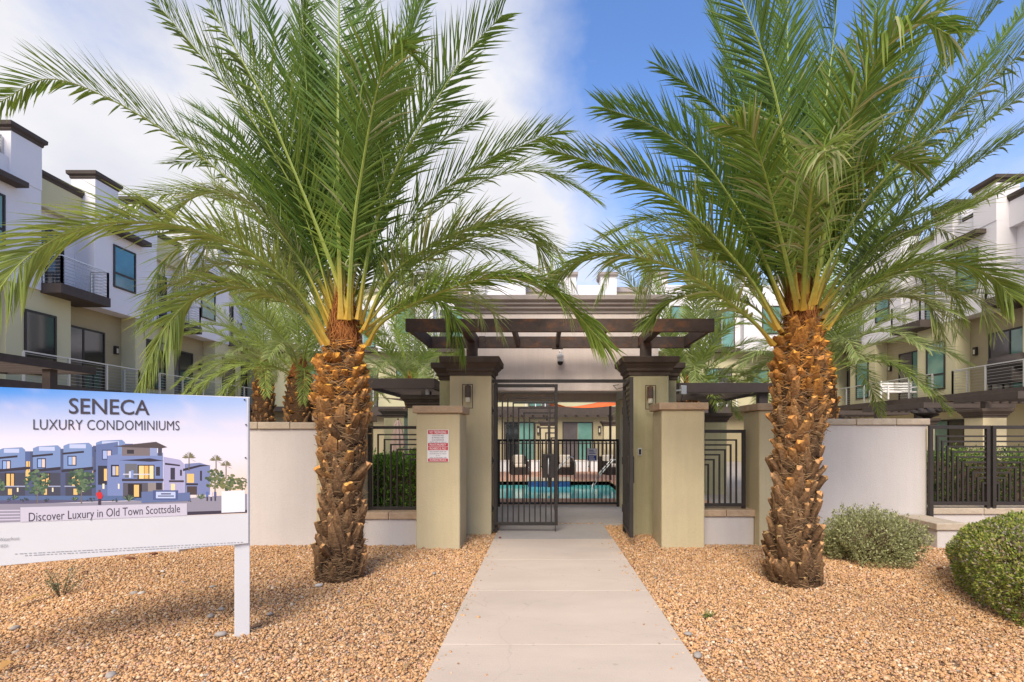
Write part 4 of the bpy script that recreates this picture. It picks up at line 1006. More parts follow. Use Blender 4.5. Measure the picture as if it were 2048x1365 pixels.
# frond courses: photo column, photo row, metres nearer (-) or farther (+) than the trunk
LF = [
 dict(p=[(702,640,-.12),(640,470,-.25),(581,325,-.4),(520,185,-.55),(430,30,-.6),(360,-110,-.5)], c0=DARK, c1=MID, leaf=0.62, npair=88, droop=0.04, twist=0.25),
 dict(p=[(683,640,-.15),(678,470,-.25),(676,300,-.3),(677,132,-.25),(679,-30,-.1),(684,-190,.1)], c0=DARK, c1=BLUEG, leaf=0.60, npair=88, droop=0.03),
 dict(p=[(696,640,-.18),(706,470,-.4),(726,330,-.6),(752,190,-.85),(784,95,-1.1),(826,110,-1.3)], c0=DARK, c1=MID, leaf=0.52, npair=80, droop=0.2, pale_frac=0.08, bend=.1),
 dict(p=[(716,640,-.1),(742,480,-.2),(790,345,-.3),(850,240,-.35),(930,112,-.35),(1005,30,-.3)], c0=DARK, c1=MID, leaf=0.56, npair=88, droop=0.04, twist=-.4),
 dict(p=[(722,650,.0),(768,510,.1),(840,420,.2),(925,355,.25),(1010,306,.3),(1120,262,.35)], c0=MID, c1=DARK, leaf=0.52, npair=80, droop=0.08, twist=-.3),
 dict(p=[(728,660,-.1),(775,560,-.2),(850,500,-.3),(950,455,-.4),(1050,462,-.5),(1105,545,-.55)], c0=MID, c1=OLIVE, leaf=0.48, npair=76, droop=0.2, pale_frac=.25),
 dict(p=[(735,690,-.12),(770,640,-.3),(880,585,-.6),(1000,555,-.85),(1110,590,-1.05),(1205,685,-1.15)], c0=MID, c1=DARK, leaf=0.50, npair=84, droop=0.28, pale_frac=.08, spread=.8),
 dict(p=[(732,670,.15),(775,625,.2),(840,600,.15),(890,612,.05),(915,660,-.02),(928,708,-.05)], c0=DARK, c1=MID, leaf=0.40, npair=60, droop=0.3),
 dict(p=[(664,650,-.05),(600,520,-.1),(500,400,-.15),(394,308,-.2),(240,209,-.25),(100,158,-.25),(0,205,-.2)], c0=DARK, c1=MID, leaf=0.52, npair=92, droop=0.05, twist=.45),
 dict(p=[(656,690,-.15),(600,590,-.4),(510,514,-.75),(425,472,-1.05),(300,446,-1.4),(170,456,-1.7),(55,514,-1.9),(-25,610,-2.0)], c0=OLIVE, c1=YEL, leaf=0.50, npair=88, droop=0.16, twist=.2, base_w=.1),
 dict(p=[(664,660,.05),(610,540,.0),(540,445,-.1),(470,395,-.25),(400,390,-.4),(325,440,-.5)], c0=OLIVE, c1=PALE, leaf=0.44, npair=76, droop=0.2, pale_frac=.3),
 dict(p=[(646,690,-.14),(600,625,-.3),(529,587,-.5),(455,574,-.7),(387,597,-.85),(330,658,-.95),(278,770,-1.0)], c0=OLIVE, c1=YEL, leaf=0.42, npair=84, droop=0.22, twist=.1, base_w=.075),
 dict(p=[(672,640,.0),(610,430,-.05),(530,280,-.1),(450,170,-.15),(379,84,-.2),(290,-20,-.2)], c0=DARK, c1=MID, leaf=0.55, npair=86, droop=0.04, twist=.6),
 dict(p=[(678,620,.1),(650,400,.35),(600,220,.6),(540,60,.8),(480,-90,.9)], c0=DARK, c1=BLUEG, leaf=0.56, npair=80, droop=0.03),
 dict(p=[(696,620,.1),(735,400,.35),(780,220,.6),(820,70,.75),(860,-60,.85)], c0=DARK, c1=BLUEG, leaf=0.56, npair=80, droop=0.03),
 dict(p=[(706,630,.05),(760,460,.2),(830,335,.4),(900,272,.5),(968,232,.6)], c0=DARK, c1=MID, leaf=0.50, npair=70, droop=0.06, twist=-.3),
 dict(p=[(716,650,.1),(790,500,.35),(890,410,.6),(1000,350,.8),(1100,350,.9),(1190,400,.95)], c0=MID, c1=OLIVE, leaf=0.46, npair=80, droop=0.12),
 dict(p=[(660,660,.15),(590,520,.4),(500,430,.7),(400,390,.9),(300,395,1.0),(225,440,1.1)], c0=MID, c1=OLIVE, leaf=0.46, npair=76, droop=0.15),
 dict(p=[(666,650,.18),(610,480,.5),(530,370,.8),(440,320,1.1),(350,330,1.3)], c0=DARK, c1=MID, leaf=0.48, npair=72, droop=0.1),
 dict(p=[(722,660,.15),(790,560,.4),(880,505,.65),(980,500,.9),(1070,540,1.05)], c0=MID, c1=OLIVE, leaf=0.42, npair=70, droop=0.2),
 dict(p=[(650,680,.1),(590,600,.25),(520,545,.4),(440,530,.5),(370,560,.55)], c0=OLIVE, c1=PALE, leaf=0.40, npair=68, droop=0.2, pale_frac=.15),
 dict(p=[(688,620,.12),(690,420,.5),(700,260,.9),(715,110,1.3),(735,-40,1.6)], c0=DARK, c1=BLUEG, leaf=0.54, npair=74, droop=0.03),
 dict(p=[(680,620,.15),(655,430,.5),(630,280,.9),(610,140,1.3),(600,20,1.6)], c0=DARK, c1=BLUEG, leaf=0.54, npair=74, droop=0.04),
 dict(p=[(690,630,-.1),(650,440,-.15),(625,300,-.1),(612,150,0),(604,-10,.1),(600,-140,.2)], c0=DARK, c1=MID, leaf=0.50, npair=78, droop=0.04, twist=.3),
 dict(p=[(700,630,-.1),(712,440,-.1),(750,270,-.05),(805,120,.1),(850,10,.2),(900,-80,.3)], c0=DARK, c1=MID, leaf=0.50, npair=78, droop=0.04, twist=-.3),
 dict(p=[(690,640,.2),(720,560,.6),(760,520,1.0),(800,520,1.35),(830,570,1.6)], c0=MID, c1=OLIVE, leaf=0.42, npair=60, droop=0.15),
 dict(p=[(680,640,.2),(640,560,.6),(600,530,1.0),(560,540,1.35),(530,600,1.6)], c0=MID, c1=OLIVE, leaf=0.42, npair=60, droop=0.15),
]
big_palm('tall date palm left of the gate between the sales board and sign pillar', 678, 5.95,
  [(1172,600,748),(1150,616,736),(1100,630,738),(1050,634,737),(1000,636,738),(950,634,738),(900,628,742),(830,619,747),(760,620,746),(720,632,740),(690,640,736)], 0, LF, 11)
RF = [
 dict(p=[(1592,600,-.15),(1582,460,-.3),(1571,305,-.45),(1541,155,-.55),(1490,20,-.6),(1430,-110,-.55)], c0=DARK, c1=BLUEG, leaf=0.60, npair=88, droop=0.06, pale_frac=.05, bend=.03),
 dict(p=[(1612,600,-.12),(1634,400,-.3),(1650,225,-.35),(1668,70,-.3),(1680,-80,-.15)], c0=DARK, c1=BLUEG, leaf=0.60, npair=84, droop=0.04, pale_frac=.03),
 dict(p=[(1572,630,-.1),(1520,500,-.15),(1471,413,-.2),(1400,318,-.25),(1300,250,-.25),(1208,216,-.2)], c0=DARK, c1=BLUEG, leaf=0.48, npair=86, droop=0.07, twist=.35),
 dict(p=[(1585,610,.05),(1535,410,.15),(1480,300,.25),(1443,230,.3),(1390,180,.35),(1318,132,.4)], c0=DARK, c1=BLUEG, leaf=0.46, npair=80, droop=0.05, twist=.35),
 dict(p=[(1556,660,-.12),(1511,574,-.2),(1461,511,-.3),(1396,441,-.35),(1311,375,-.4),(1205,332,-.4),(1105,300,-.35)], c0=MID, c1=DARK, leaf=0.46, npair=88, droop=0.14, twist=.2, pale_frac=.06),
 dict(p=[(1546,690,-.14),(1511,648,-.3),(1451,600,-.45),(1391,558,-.6),(1300,520,-.75),(1190,508,-.85),(1105,560,-.9)], c0=MID, c1=OLIVE, leaf=0.42, npair=86, droop=0.25, twist=.1, pale_frac=.1),
 dict(p=[(1622,620,-.14),(1660,520,-.3),(1720,420,-.45),(1780,347,-.6),(1870,265,-.7),(1977,164,-.8),(2080,80,-.8)], c0=DARK, c1=OLIVE, leaf=0.54, npair=90, droop=0.1, pale_frac=.15, bend=.15, twist=-.2),
 dict(p=[(1640,620,.0),(1740,505,.1),(1836,410,.15),(1954,324,.2),(2060,258,.2)], c0=MID, c1=BLUEG, leaf=0.50, npair=84, droop=0.1, twist=-.3),
 dict(p=[(1655,660,-.1),(1700,600,-.25),(1761,558,-.4),(1836,528,-.6),(1911,528,-.75),(1977,550,-.85),(2025,595,-.9)], c0=MID, c1=OLIVE, leaf=0.44, npair=78, droop=0.16),
 dict(p=[(1645,640,.1),(1745,525,.2),(1850,455,.3),(1950,410,.35),(2065,352,.4)], c0=MID, c1=OLIVE, leaf=0.46, npair=80, droop=0.16, pale_frac=.08),
 dict(p=[(1626,610,-.16),(1655,440,-.5),(1700,250,-.95),(1760,110,-1.35),(1830,45,-1.65),(1900,70,-1.9)], c0=DARK, c1=MID, leaf=0.52, npair=84, droop=0.26, pale_frac=.16, bend=.25),
 dict(p=[(1620,600,.05),(1680,400,.2),(1745,260,.3),(1820,120,.4),(1910,-20,.45)], c0=DARK, c1=BLUEG, leaf=0.56, npair=82, droop=0.06, twist=-.3),
 dict(p=[(1630,610,.1),(1720,430,.35),(1830,290,.55),(1950,150,.7),(2060,10,.8)], c0=DARK, c1=BLUEG, leaf=0.54, npair=82, droop=0.06),
 dict(p=[(1600,600,.1),(1590,400,.4),(1580,220,.7),(1575,60,.95),(1580,-80,1.1)], c0=DARK, c1=BLUEG, leaf=0.54, npair=76, droop=0.04),
 dict(p=[(1590,600,.1),(1550,400,.4),(1500,230,.7),(1450,90,.95),(1410,-30,1.1)], c0=DARK, c1=BLUEG, leaf=0.54, npair=76, droop=0.04),
 dict(p=[(1612,600,.1),(1650,410,.45),(1700,240,.8),(1740,80,1.1),(1770,-60,1.3)], c0=DARK, c1=BLUEG, leaf=0.54, npair=76, droop=0.04),
 dict(p=[(1606,620,-.2),(1612,500,-.6),(1622,390,-1.0),(1640,310,-1.35),(1650,300,-1.65),(1652,350,-1.85)], c0=MID, c1=OLIVE, leaf=0.42, npair=64, droop=0.32, pale_frac=.3, bend=.3),
 dict(p=[(1560,650,.15),(1490,540,.4),(1400,470,.65),(1300,440,.85),(1215,470,.95)], c0=MID, c1=OLIVE, leaf=0.44, npair=74, droop=0.18),
 dict(p=[(1552,660,.1),(1500,610,.25),(1420,590,.4),(1350,600,.5),(1290,650,.55)], c0=OLIVE, c1=MID, leaf=0.40, npair=66, droop=0.2),
 dict(p=[(1660,650,.15),(1720,580,.35),(1800,540,.5),(1880,560,.6),(1930,610,.65)], c0=OLIVE, c1=MID, leaf=0.40, npair=66, droop=0.2),
 dict(p=[(1640,640,.2),(1730,500,.6),(1830,430,.9),(1930,420,1.15)], c0=MID, c1=OLIVE, leaf=0.44, npair=66, droop=0.14),
 dict(p=[(1575,640,.2),(1500,480,.6),(1420,400,.9),(1330,370,1.15)], c0=MID, c1=DARK, leaf=0.44, npair=66, droop=0.12),
 dict(p=[(1595,620,-.15),(1560,470,-.45),(1530,350,-.75),(1500,270,-1.0),(1455,250,-1.2)], c0=MID, c1=DARK, leaf=0.44, npair=66, droop=0.18, pale_frac=.12),
 dict(p=[(1618,620,-.15),(1660,470,-.4),(1710,370,-.65),(1770,320,-.9),(1840,330,-1.05)], c0=MID, c1=DARK, leaf=0.44, npair=66, droop=0.2, pale_frac=.2, bend=.15),
 dict(p=[(1630,610,-.1),(1700,430,-.2),(1800,270,-.25),(1900,130,-.25),(2010,-10,-.2)], c0=DARK, c1=MID, leaf=0.56, npair=84, droop=0.06, twist=-.2, pale_frac=.05),
 dict(p=[(1634,625,.05),(1740,460,.1),(1860,345,.15),(1985,235,.2),(2110,150,.2)], c0=MID, c1=BLUEG, leaf=0.5, npair=84, droop=0.08, twist=-.3),
 dict(p=[(1616,600,.0),(1665,380,.05),(1735,190,.1),(1830,20,.15),(1900,-90,.2)], c0=DARK, c1=BLUEG, leaf=0.54, npair=80, droop=0.05),
 dict(p=[(1598,610,-.05),(1570,420,-.05),(1545,270,.05),(1525,120,.15),(1515,-20,.25)], c0=DARK, c1=BLUEG, leaf=0.5, npair=76, droop=0.04),
]
big_palm('tall date palm right of the gate beside the grey green shrub', 1592, 5.78,
  [(1180,1512,1664),(1160,1520,1656),(1100,1524,1648),(1050,1531,1644),(1000,1536,1642),(950,1538,1644),(900,1540,1650),(830,1537,1664),(750,1534,1668),(700,1542,1660),(650,1552,1648)], 0, RF, 23)

# farther palms with shared fronds
def arc_frond(L, rise, sag, seed, c0, c1):
    pts = []
    for k in range(6):
        u = k/5.0; pts.append((L*(u*0.92), 0.0, L*(rise*u - sag*u*u)))
    return frond_mesh(pts, (-0.5, 0), c0, c1, leaf=0.42, npair=52, droop=0.12, start=0.14, base_w=0.07, wid=0.032, seed=seed, base_col=(0.42, 0.32, 0.06))
SHARED = [arc_frond(2.9, 1.6, 0.6, 900, OLIVE, PALE), arc_frond(2.9, 1.15, 0.75, 901, OLIVE, YEL), arc_frond(2.8, 0.85, 0.85, 902, OLIVE, PALE), arc_frond(2.7, 0.6, 0.9, 903, OLIVE, YEL), arc_frond(2.6, 0.3, 0.80, 904, OLIVE, PALE), arc_frond(2.5, 2.4, 0.35, 905, MID, OLIVE)]
def small_palm(label, px, Y, ztop, rw, seed, n=30, sc=1.0, dens=0.8):
    x = PX(px, Y); rs = random.Random(seed)
    t = thing('date_palm', label, 'palm tree', (x, Y, 0), group='date palms')
    palm_trunk(t, [(0, rw*1.15, 0), (ztop*0.4, rw*0.95, 0), (ztop*0.8, rw*1.05, 0), (ztop, rw*0.8, 0)], x, Y, seed=seed, fibre_n=500, dens=dens, boot_scale=0.85, maxboots=170)
    ga = math.pi*(3-5**0.5)
    for i in range(n):
        u = i/n; k = 5 if u < 0.22 else min(3, int((u-0.22)/0.78*4))
        s = sc*rs.uniform(0.85, 1.12)
        a = i*ga+rs.uniform(-.2, .2); r0 = rw*0.45*u
        inst('frond', SHARED[k], t, (r0*math.cos(a), r0*math.sin(a), ztop+0.16-0.22*u), (rs.uniform(-.12, .12), rs.uniform(-.1, .1), a), (s, s, s))
small_palm('slim courtyard palm whose trunk rises just right of the sales board', 527, 16.0, PZ(742, 16.0), 0.30, 41, sc=0.84, n=34)
small_palm('courtyard palm with stout trunk partly behind the left big palm', 600, 11.6, PZ(752, 11.6), 0.31, 42, sc=0.76, n=34)
small_palm('courtyard palm behind the left patio roof near the folded umbrella', 822, 19.0, PZ(770, 19), 0.22, 43, sc=1.15, n=36)
small_palm('courtyard palm whose crown shows over the right patio roof', 1378, 14.5, PZ(782, 14.5), 0.26, 44, sc=0.98, n=38)
small_palm('courtyard palm mostly hidden behind the right big palm', 1648, 13.0, PZ(745, 13.0), 0.30, 45, sc=1.02, n=36)
# ================================================================== condominium buildings
ZF2, ZS3, ZF3, ZBROW, ZPAR, ZPIER = 3.45, 6.90, 7.15, 10.15, 11.2, 12.0
class Side:
    """facade running away from the camera along +y; s = -1 left block, +1 right block; d = metres out towards the courtyard"""
    def __init__(s, label, sgn, X, y0, y1):
        s.s, s.X = sgn, X
        s.t = thing('condominium_building', label, 'building', (sgn*(X+4), (y0+y1)/2, 0)); s.o = s.t.location.copy()
    def xr(s, d0, d1):
        a, b = s.s*(s.X-d0), s.s*(s.X-d1); return (min(a, b), max(a, b))
    def box(s, name, m, d0, d1, y0, y1, z0, z1, parent=None, bevel=0.0):
        x0, x1 = s.xr(d0, d1); o = s.o
        return MB().box(x0-o.x, x1-o.x, y0-o.y, y1-o.y, z0, z1).build(name, m, parent or s.t, bevel=bevel)
    def window(s, d, y0, y1, z0, z1, panes, name='window', split=None):
        """frame standing in the wall plane at depth d, each pane set back"""
        fw = 0.07; o = s.o
        mb = MB()
        def bx(a, b, c, e, p, q): x0, x1 = s.xr(a, b); mb.box(x0-o.x, x1-o.x, c-o.y, e-o.y, p, q)
        bx(d-0.05, d+0.035, y0, y0+fw, z0, z1); bx(d-0.05, d+0.035, y1-fw, y1, z0, z1)
        bx(d-0.05, d+0.035, y0+fw, y1-fw, z1-fw, z1); bx(d-0.05, d+0.035, y0+fw, y1-fw, z0, z0+fw)
        if split: bx(d-0.05, d+0.03, y0+fw, y1-fw, z0+split-0.04, z0+split+0.04)
        w = mb.build(name, M['frame'], s.t)
        ya, yb = y0+fw, y1-fw; n = len(panes)
        rows_ = [(z0+fw, z1-fw)] if not split else [(z0+fw, z0+split-0.04), (z0+split+0.04, z1-fw)]
        for k, pm in enumerate(panes):
            a, b = ya+(yb-ya)*k/n, ya+(yb-ya)*(k+1)/n
            for z_a, z_b in rows_: s.box('pane', M[pm], d-0.03, d+0.008, a+0.02, b-0.02, z_a, z_b, w)
            if k: s.box('mullion', M['frame'], d-0.04, d+0.03, a-0.035, a+0.035, z0+fw, z1-fw, w)
        return w
    def railing(s, pts, z, h=1.02, cables=8):
        """pts: (d, y) corners; posts, top rail and thin cables"""
        o = s.o; P = [Vector((s.s*(s.X-d)-o.x, y-o.y, 0)) for d, y in pts]
        cb = MB()
        for a, b in zip(P[:-1], P[1:]):
            n = max(1, int((b-a).length/1.3))
            for k in range(n+1):
                p = a+(b-a)*k/n
                MB().box(p.x-0.028, p.x+0.028, p.y-0.028, p.y+0.028, z, z+h-0.02).build('railing_post', M['steel'], s.t)
            MB().bar(a+Vector((0,0,z+h)), b+Vector((0,0,z+h)), 0.05, 0.04).build('handrail', M['steel'], s.t)
            for c in range(cables): cb.bar(a+Vector((0,0,z+0.08+c*(h-0.16)/(cables-1))), b+Vector((0,0,z+0.08+c*(h-0.16)/(cables-1))), 0.012)
        tag(cb.build('cables', M['cable'], s.t), kind='stuff')
    def lamp(s, d, y, z):
        l = s.box('porch_lamp', M['frame'], d, d+0.12, y-0.08, y+0.08, z, z+0.36); s.box('lamp_glass', M['lamp_glass'], d+0.121, d+0.13, y-0.045, y+0.045, z+0.05, z+0.25, l)
    def cornice(s, d0, d1, y0, y1, z, k=1.0, m='brown'):
        x0, x1 = s.xr(d0, d1); o = s.o
        MB().rings(x0-o.x, x1-o.x, y0-o.y, y1-o.y, [(0.02*k, z), (0.05*k, z+0.06*k), (0.05*k, z+0.12*k), (0.14*k, z+0.2*k), (0.15*k, z+0.36*k), (0.13*k, z+0.38*k)]).build('cornice', M[m], s.t)

def side_block(label, sgn, X, corner, pitch, n, y_end, phase):
    b = Side(label, sgn, X, corner-pitch*2, y_end)
    ya = corner - pitch*2
    # ground floor and backing volumes
    b.box('ground_floor_wall', M['lime_stucco'], -8, -0.9, ya, y_end, 0, ZF2-0.3)
    b.box('floor_slab', M['brown'], -0.9, 0.75, ya, y_end, ZF2-0.30, ZF2)
    b.box('second_floor_wall', M['siding'], -8, -0.65, ya, y_end, ZF2-0.3, ZS3)
    b.box('soffit', M['brown'], -0.75, 0.0, ya, y_end, ZS3, ZF3)
    b.box('third_floor_wall', M['lav_stucco'], -8, -0.76, ya, y_end, ZS3, ZBROW)
    b.box('roof_wall', M['lime_stucco' if sgn < 0 else 'lav_stucco'], -7, -0.45, ya, y_end, ZBROW, ZPAR); b.cornice(-7, -0.45, ya, y_end, ZPAR, 0.7)
    for k in range(n):
        c = corner + pitch*(k-1.0)
        if c > y_end-2: break
        p1 = c + 2.45
        # second floor pier with window, recess with sliding door
        b.box('pier', M['lime_stucco'], -0.65, 0.0, c, p1, ZF2, ZS3, bevel=0.01)
        b.window(0.01, c+0.62, c+1.82, ZF2+0.35, ZF2+2.62, ['pane_teal' if sgn > 0 else 'pane_dark'], split=0.72)
        b.window(-0.64, p1+0.22, min(p1+2.3, y_end), ZF2+0.02, ZF2+2.58, ['pane_grey', 'pane_dark'] if sgn < 0 else ['pane_teal', 'pane_grey'], name='sliding_door')
        b.lamp(-0.65, c+pitch-0.34, ZF2+1.75)
        b.railing([(0.7, c+0.5), (0.7, c+pitch-0.6)] if k % 2 else [(0.7, c-0.1), (0.7, c+pitch-0.7), (0.05, c+pitch-0.7)], ZF2)
        # third floor box, its window and brow
        q0, q1 = c-2.2, c+1.2
        b.box('bay_wall', M['lav_stucco'], -0.76, 0.06, q0, q1, ZS3-0.04, ZBROW+0.3, bevel=0.01)
        b.window(0.07, c-1.3, c-0.1, ZF3+0.75, ZF3+2.55, ['pane_blue' if (sgn < 0 and k == 1) else 'pane_teal'], split=0.62)
        b.box('brow', M['brown'], 0.06, 0.50, c-1.7, c+0.3, ZBROW-0.02, ZBROW+0.16)
        b.window(-0.75, q1+0.35, q1+1.75, ZF3+0.02, ZF3+2.4, ['pane_dark', 'pane_teal'] if sgn > 0 else ['pane_dark', 'pane_dark'], name='balcony_door')
        b.box('balcony_slab', M['brown'], -0.7, 0.75, q1+0.02, q1+2.2, ZF3-0.36, ZF3, bevel=0.008)
        b.railing([(0.02, q1+0.1), (0.7, q1+0.1), (0.7, q1+2.12), (0.02, q1+2.12)], ZF3)
        # roof piers
        for y0, y1 in ((q0, q0+1.15), (q1-1.1, q1)):
            b.box('roof_pier', M['lav_stucco'], -0.9, 0.08, y0, y1, ZBROW+0.3, ZPIER)
            b.cornice(-0.9, 0.08, y0, y1, ZPIER, 0.8)
        b.box('parapet', M['lav_stucco'], -0.5, 0.0, q0+1.15, q1-1.1, ZBROW+0.3, ZBROW+0.95)
        b.railing([(-0.2, q0+1.2), (-0.2, q1-1.15)], ZBROW+0.95, 0.7, 6)
        # ground floor openings under the canopy
        b.window(-0.88, c+0.6, c+2.6, 0.02, 2.4, ['pane_dark', 'pane_teal'], name='patio_door')
    b.box('end_wall', M['lav_stucco'], -8.2, -0.8, ya-0.3, ya-0.01, 0, ZBROW)
    return b
lb = side_block('pale green and white three storey condominiums along the left of the courtyard', -1, 18.2, 23.4, 5.65, 4, 33.3, 0)
rb = side_block('pale green and white three storey condominiums along the right of the courtyard', 1, 18.6, 23.7, 5.75, 4, 33.3, 0)

# far block across the end of the courtyard
YB = 33.5
fb = thing('condominium_building', 'three storey condominium block across the far end of the pool courtyard', 'building', (0.5, YB, 0)); fo = fb.location.copy()
def fbox(name, m, x0, x1, y0, y1, z0, z1, parent=None, bevel=0): return MB().box(x0-fo.x, x1-fo.x, y0-fo.y, y1-fo.y, z0, z1).build(name, M[m], parent or fb, bevel=bevel)
fbox('ground_floor_wall', 'siding', -26.0, 27.0, YB, YB+7, 0, ZF2-0.3)
fbox('floor_slab', 'brown', -26.0, 27.0, YB-0.9, YB+6, ZF2-0.3, ZF2)
fbox('second_floor_wall', 'lime_stucco', -26.0, 27.0, YB+0.05, YB+7, ZF2, ZS3)
fbox('soffit', 'brown', -26.0, 27.0, YB-0.5, YB+6, ZS3, ZF3)
fbox('third_floor_wall', 'lav_stucco', -26.0, 27.0, YB-0.45, YB+7, ZF3, ZBROW)
fbox('roof_wall', 'lime_stucco', -26.0, 27.0, YB+0.4, YB+6, ZBROW, ZPAR-0.3); fbox('roof_cap', 'cornice_tan', -26.1, 27.1, YB+0.25, YB+6.1, ZPAR-0.3, ZPAR+0.0)
def fwin(x0, x1, z0, z1, panes, y, name='window'):
    fw = 0.07; mb = MB()
    for a, b, c, d in ((x0, x0+fw, z0, z1), (x1-fw, x1, z0, z1), (x0+fw, x1-fw, z0, z0+fw), (x0+fw, x1-fw, z1-fw, z1)): mb.box(a-fo.x, b-fo.x, y-fo.y-0.04, y-fo.y+0.05, c, d)
    w = mb.build(name, M['frame'], fb); n = len(panes)
    for k, pm in enumerate(panes):
        a, b = x0+fw+(x1-x0-2*fw)*k/n, x0+fw+(x1-x0-2*fw)*(k+1)/n
        fbox('pane', pm, a+0.02, b-0.02, y-0.01, y+0.04, z0+fw, z1-fw, w)
for k in range(6):
    x = -14.2 + 5.65*k
    fbox('bay_wall', 'lav_stucco', x-1.7, x+1.7, YB-1.1, YB-0.455, ZS3-0.04, ZBROW+0.1)
    fwin(x-0.6, x+0.6, ZF3+0.75, ZF3+2.5, ['pane_teal'], YB-1.1)
    for a in (x-1.75, x+0.75):
        fbox('roof_pier', 'lav_stucco', a, a+1.0, YB-1.0, YB+0.35, ZBROW+0.1, ZPIER-0.55)
        MB().rings(a-fo.x, a+1.0-fo.x, YB-1.0-fo.y, YB+0.35-fo.y, [(0.02, ZPIER-.55), (0.04, ZPIER-.49), (0.1, ZPIER-.41), (0.12, ZPIER-.25)]).build('cornice', M['cornice_tan'], fb)
    fbox('parapet', 'lav_stucco', x-0.75, x+0.75, YB-0.7, YB-0.3, ZBROW+0.1, ZBROW+0.9)
    fwin(x+1.9, x+3.6, ZF2+0.02, ZF2+2.5, ['pane_teal', 'pane_grey'], YB+0.04, 'sliding_door'); fwin(x-0.9, x+0.3, ZF2+0.7, ZF2+2.4, ['pane_teal'], YB+0.04)
    fwin(x+2.0, x+3.6, ZF3+0.02, ZF3+2.4, ['pane_dark', 'pane_teal'], YB-0.46, 'balcony_door')
    for q in range(4): MB().box(x+1.75+0.6*q-fo.x, x+1.8+0.6*q-fo.x, -0.85, -0.80, ZF2, ZF2+1.0).build('railing_post', M['white_metal'], fb)
    MB().box(x+1.7-fo.x, x+3.7-fo.x, -0.85, -0.80, ZF2+1.0, ZF2+1.05).build('handrail', M['white_metal'], fb)
for x0, pan in ((-6.2, ['pane_dark', 'pane_grey']), (-2.55, ['pane_dark', 'pane_teal']), (1.18, ['pane_grey', 'pane_teal']), (4.6, ['pane_dark', 'pane_teal'])): fwin(x0, x0+1.95, 0.05, 2.52, pan, YB-0.01, 'sliding_door')
for x in (-0.45, 3.45, -4.0):
    l = fbox('porch_lamp', 'frame', x, x+0.16, YB-0.14, YB-0.001, 1.75, 2.25); fbox('lamp_glass', 'lamp_glass', x+0.04, x+0.12, YB-0.15, YB-0.141, 1.85, 2.1, l)

# ================================================================== patio columns, canopies, pool furniture
def patio_column(label, px, Y, w, ztop, m='sage'):
    x = PX(px, Y)
    return capped('patio_column', label, x-w/2, x+w/2, Y, Y+w, ztop-0.26, M[m], 'column', 0.85, 'capped patio columns')
patio_column('sage patio column with brown cap just behind the no trespassing pillar', 846, 10.6, 0.62, 2.44)
patio_column('patio column behind the folded umbrella left of the gate', 788, 15.0, 0.58, 2.40, 'sage_green')
patio_column('patio column behind the pool seen through the left gate leaf', 1096, 25.4, 0.72, 2.36)
patio_column('patio column with small lamp behind the pool at the right of the gate opening', 1223, 25.4, 0.72, 2.36)
patio_column('patio column behind the fence between the two right pillars', 1432, 14.5, 0.60, 2.25, 'sage_green')
patio_column('patio column with wide brown cap behind the driveway fence', 1990, 15.0, 0.68, 2.40)
patio_column('patio column crowned by a dark folded cover above the right wall', 1851, 17.8, 0.62, 2.22)
def canopy(label, x0, x1, y0, y1, ztop, posts, slats='y', th=0.2, nsl=14):
    cx, cy = (x0+x1)/2, (y0+y1)/2
    t = thing('patio_canopy', label, 'canopy', (cx, cy, 0), group='dark slatted patio canopies')
    for nm, (a, b, c, d) in (('fascia', (x0, x1, y0, y0+0.06)), ('fascia', (x0, x1, y1-0.06, y1)), ('fascia', (x0, x0+0.06, y0+0.062, y1-0.062)), ('fascia', (x1-0.06, x1, y0+0.062, y1-0.062))):
        MB().box(a-cx, b-cx, c-cy, d-cy, ztop-th, ztop).build(nm, M['brown'], t, bevel=0.004)
    for k in range(nsl):
        if slats == 'x':
            y = y0+0.1+(y1-y0-0.2)*(k+0.5)/nsl; MB().box(x0+0.065-cx, x1-0.065-cx, y-cy-0.025, y-cy+0.025, ztop-0.15, ztop-0.03).build('slat', M['brown'], t)
        else:
            x = x0+0.1+(x1-x0-0.2)*(k+0.5)/nsl; MB().box(x-cx-0.025, x-cx+0.025, y0+0.065-cy, y1-0.065-cy, ztop-0.15, ztop-0.03).build('slat', M['brown'], t)
    for (px_, py_, zb) in posts: MB().box(px_-cx-0.09, px_-cx+0.09, py_-cy-0.09, py_-cy+0.09, zb, ztop-th-0.002).build('post', M['brown'], t)
    return t
canopy('dark slatted patio canopy left of the gate above the iron fence', -3.50, -2.15, 10.3, 14.6, PZ(757, 10.3), [(PX(846,10.6), 10.9, 2.425), (-3.3, 14.2, 0)], 'x')
canopy('dark slatted patio canopy right of the gate above the iron fence', PX(1358, 11), PX(1545, 11), 11.0, 15.2, PZ(766, 11.0), [(4.65, 11.2, 0), (PX(1432,14.5), 14.8, 2.24)], 'x')
canopy('dark patio canopy rising over the sales board at the left edge', -13.2, -11.0, 9.6, 12.9, 3.29, [(-11.2, 11.9, 0)], 'x', 0.17, 10)
canopy('dark patio canopy on the wide capped column at the right edge', 12.55, 15.6, 13.9, 16.1, 2.80, [(12.88, 15.3, 2.4)], 'y', 0.2, 10)
canopy('dark patio canopy above the cover topped column on the right', 12.55, 15.6, 17.35, 20.7, 2.72, [(12.9, 18.1, 2.22), (12.9, 20.3, 0)], 'y', 0.18, 10)
canopy('dark patio canopy nearest the right palm trunk', 12.55, 15.6, 22.4, 25.6, 2.70, [(12.9, 22.8, 0), (12.9, 25.2, 0)], 'y', 0.18, 10)
canopy('long dark canopy over the patios behind the pool', -8.5, 9.0, 25.2, 28.0, 2.88, [(PX(1096,25.4), 25.7, 2.34), (PX(1223,25.4), 25.7, 2.34), (-6.5, 25.7, 0), (7.5, 25.7, 0)], 'y', 0.26, 30)
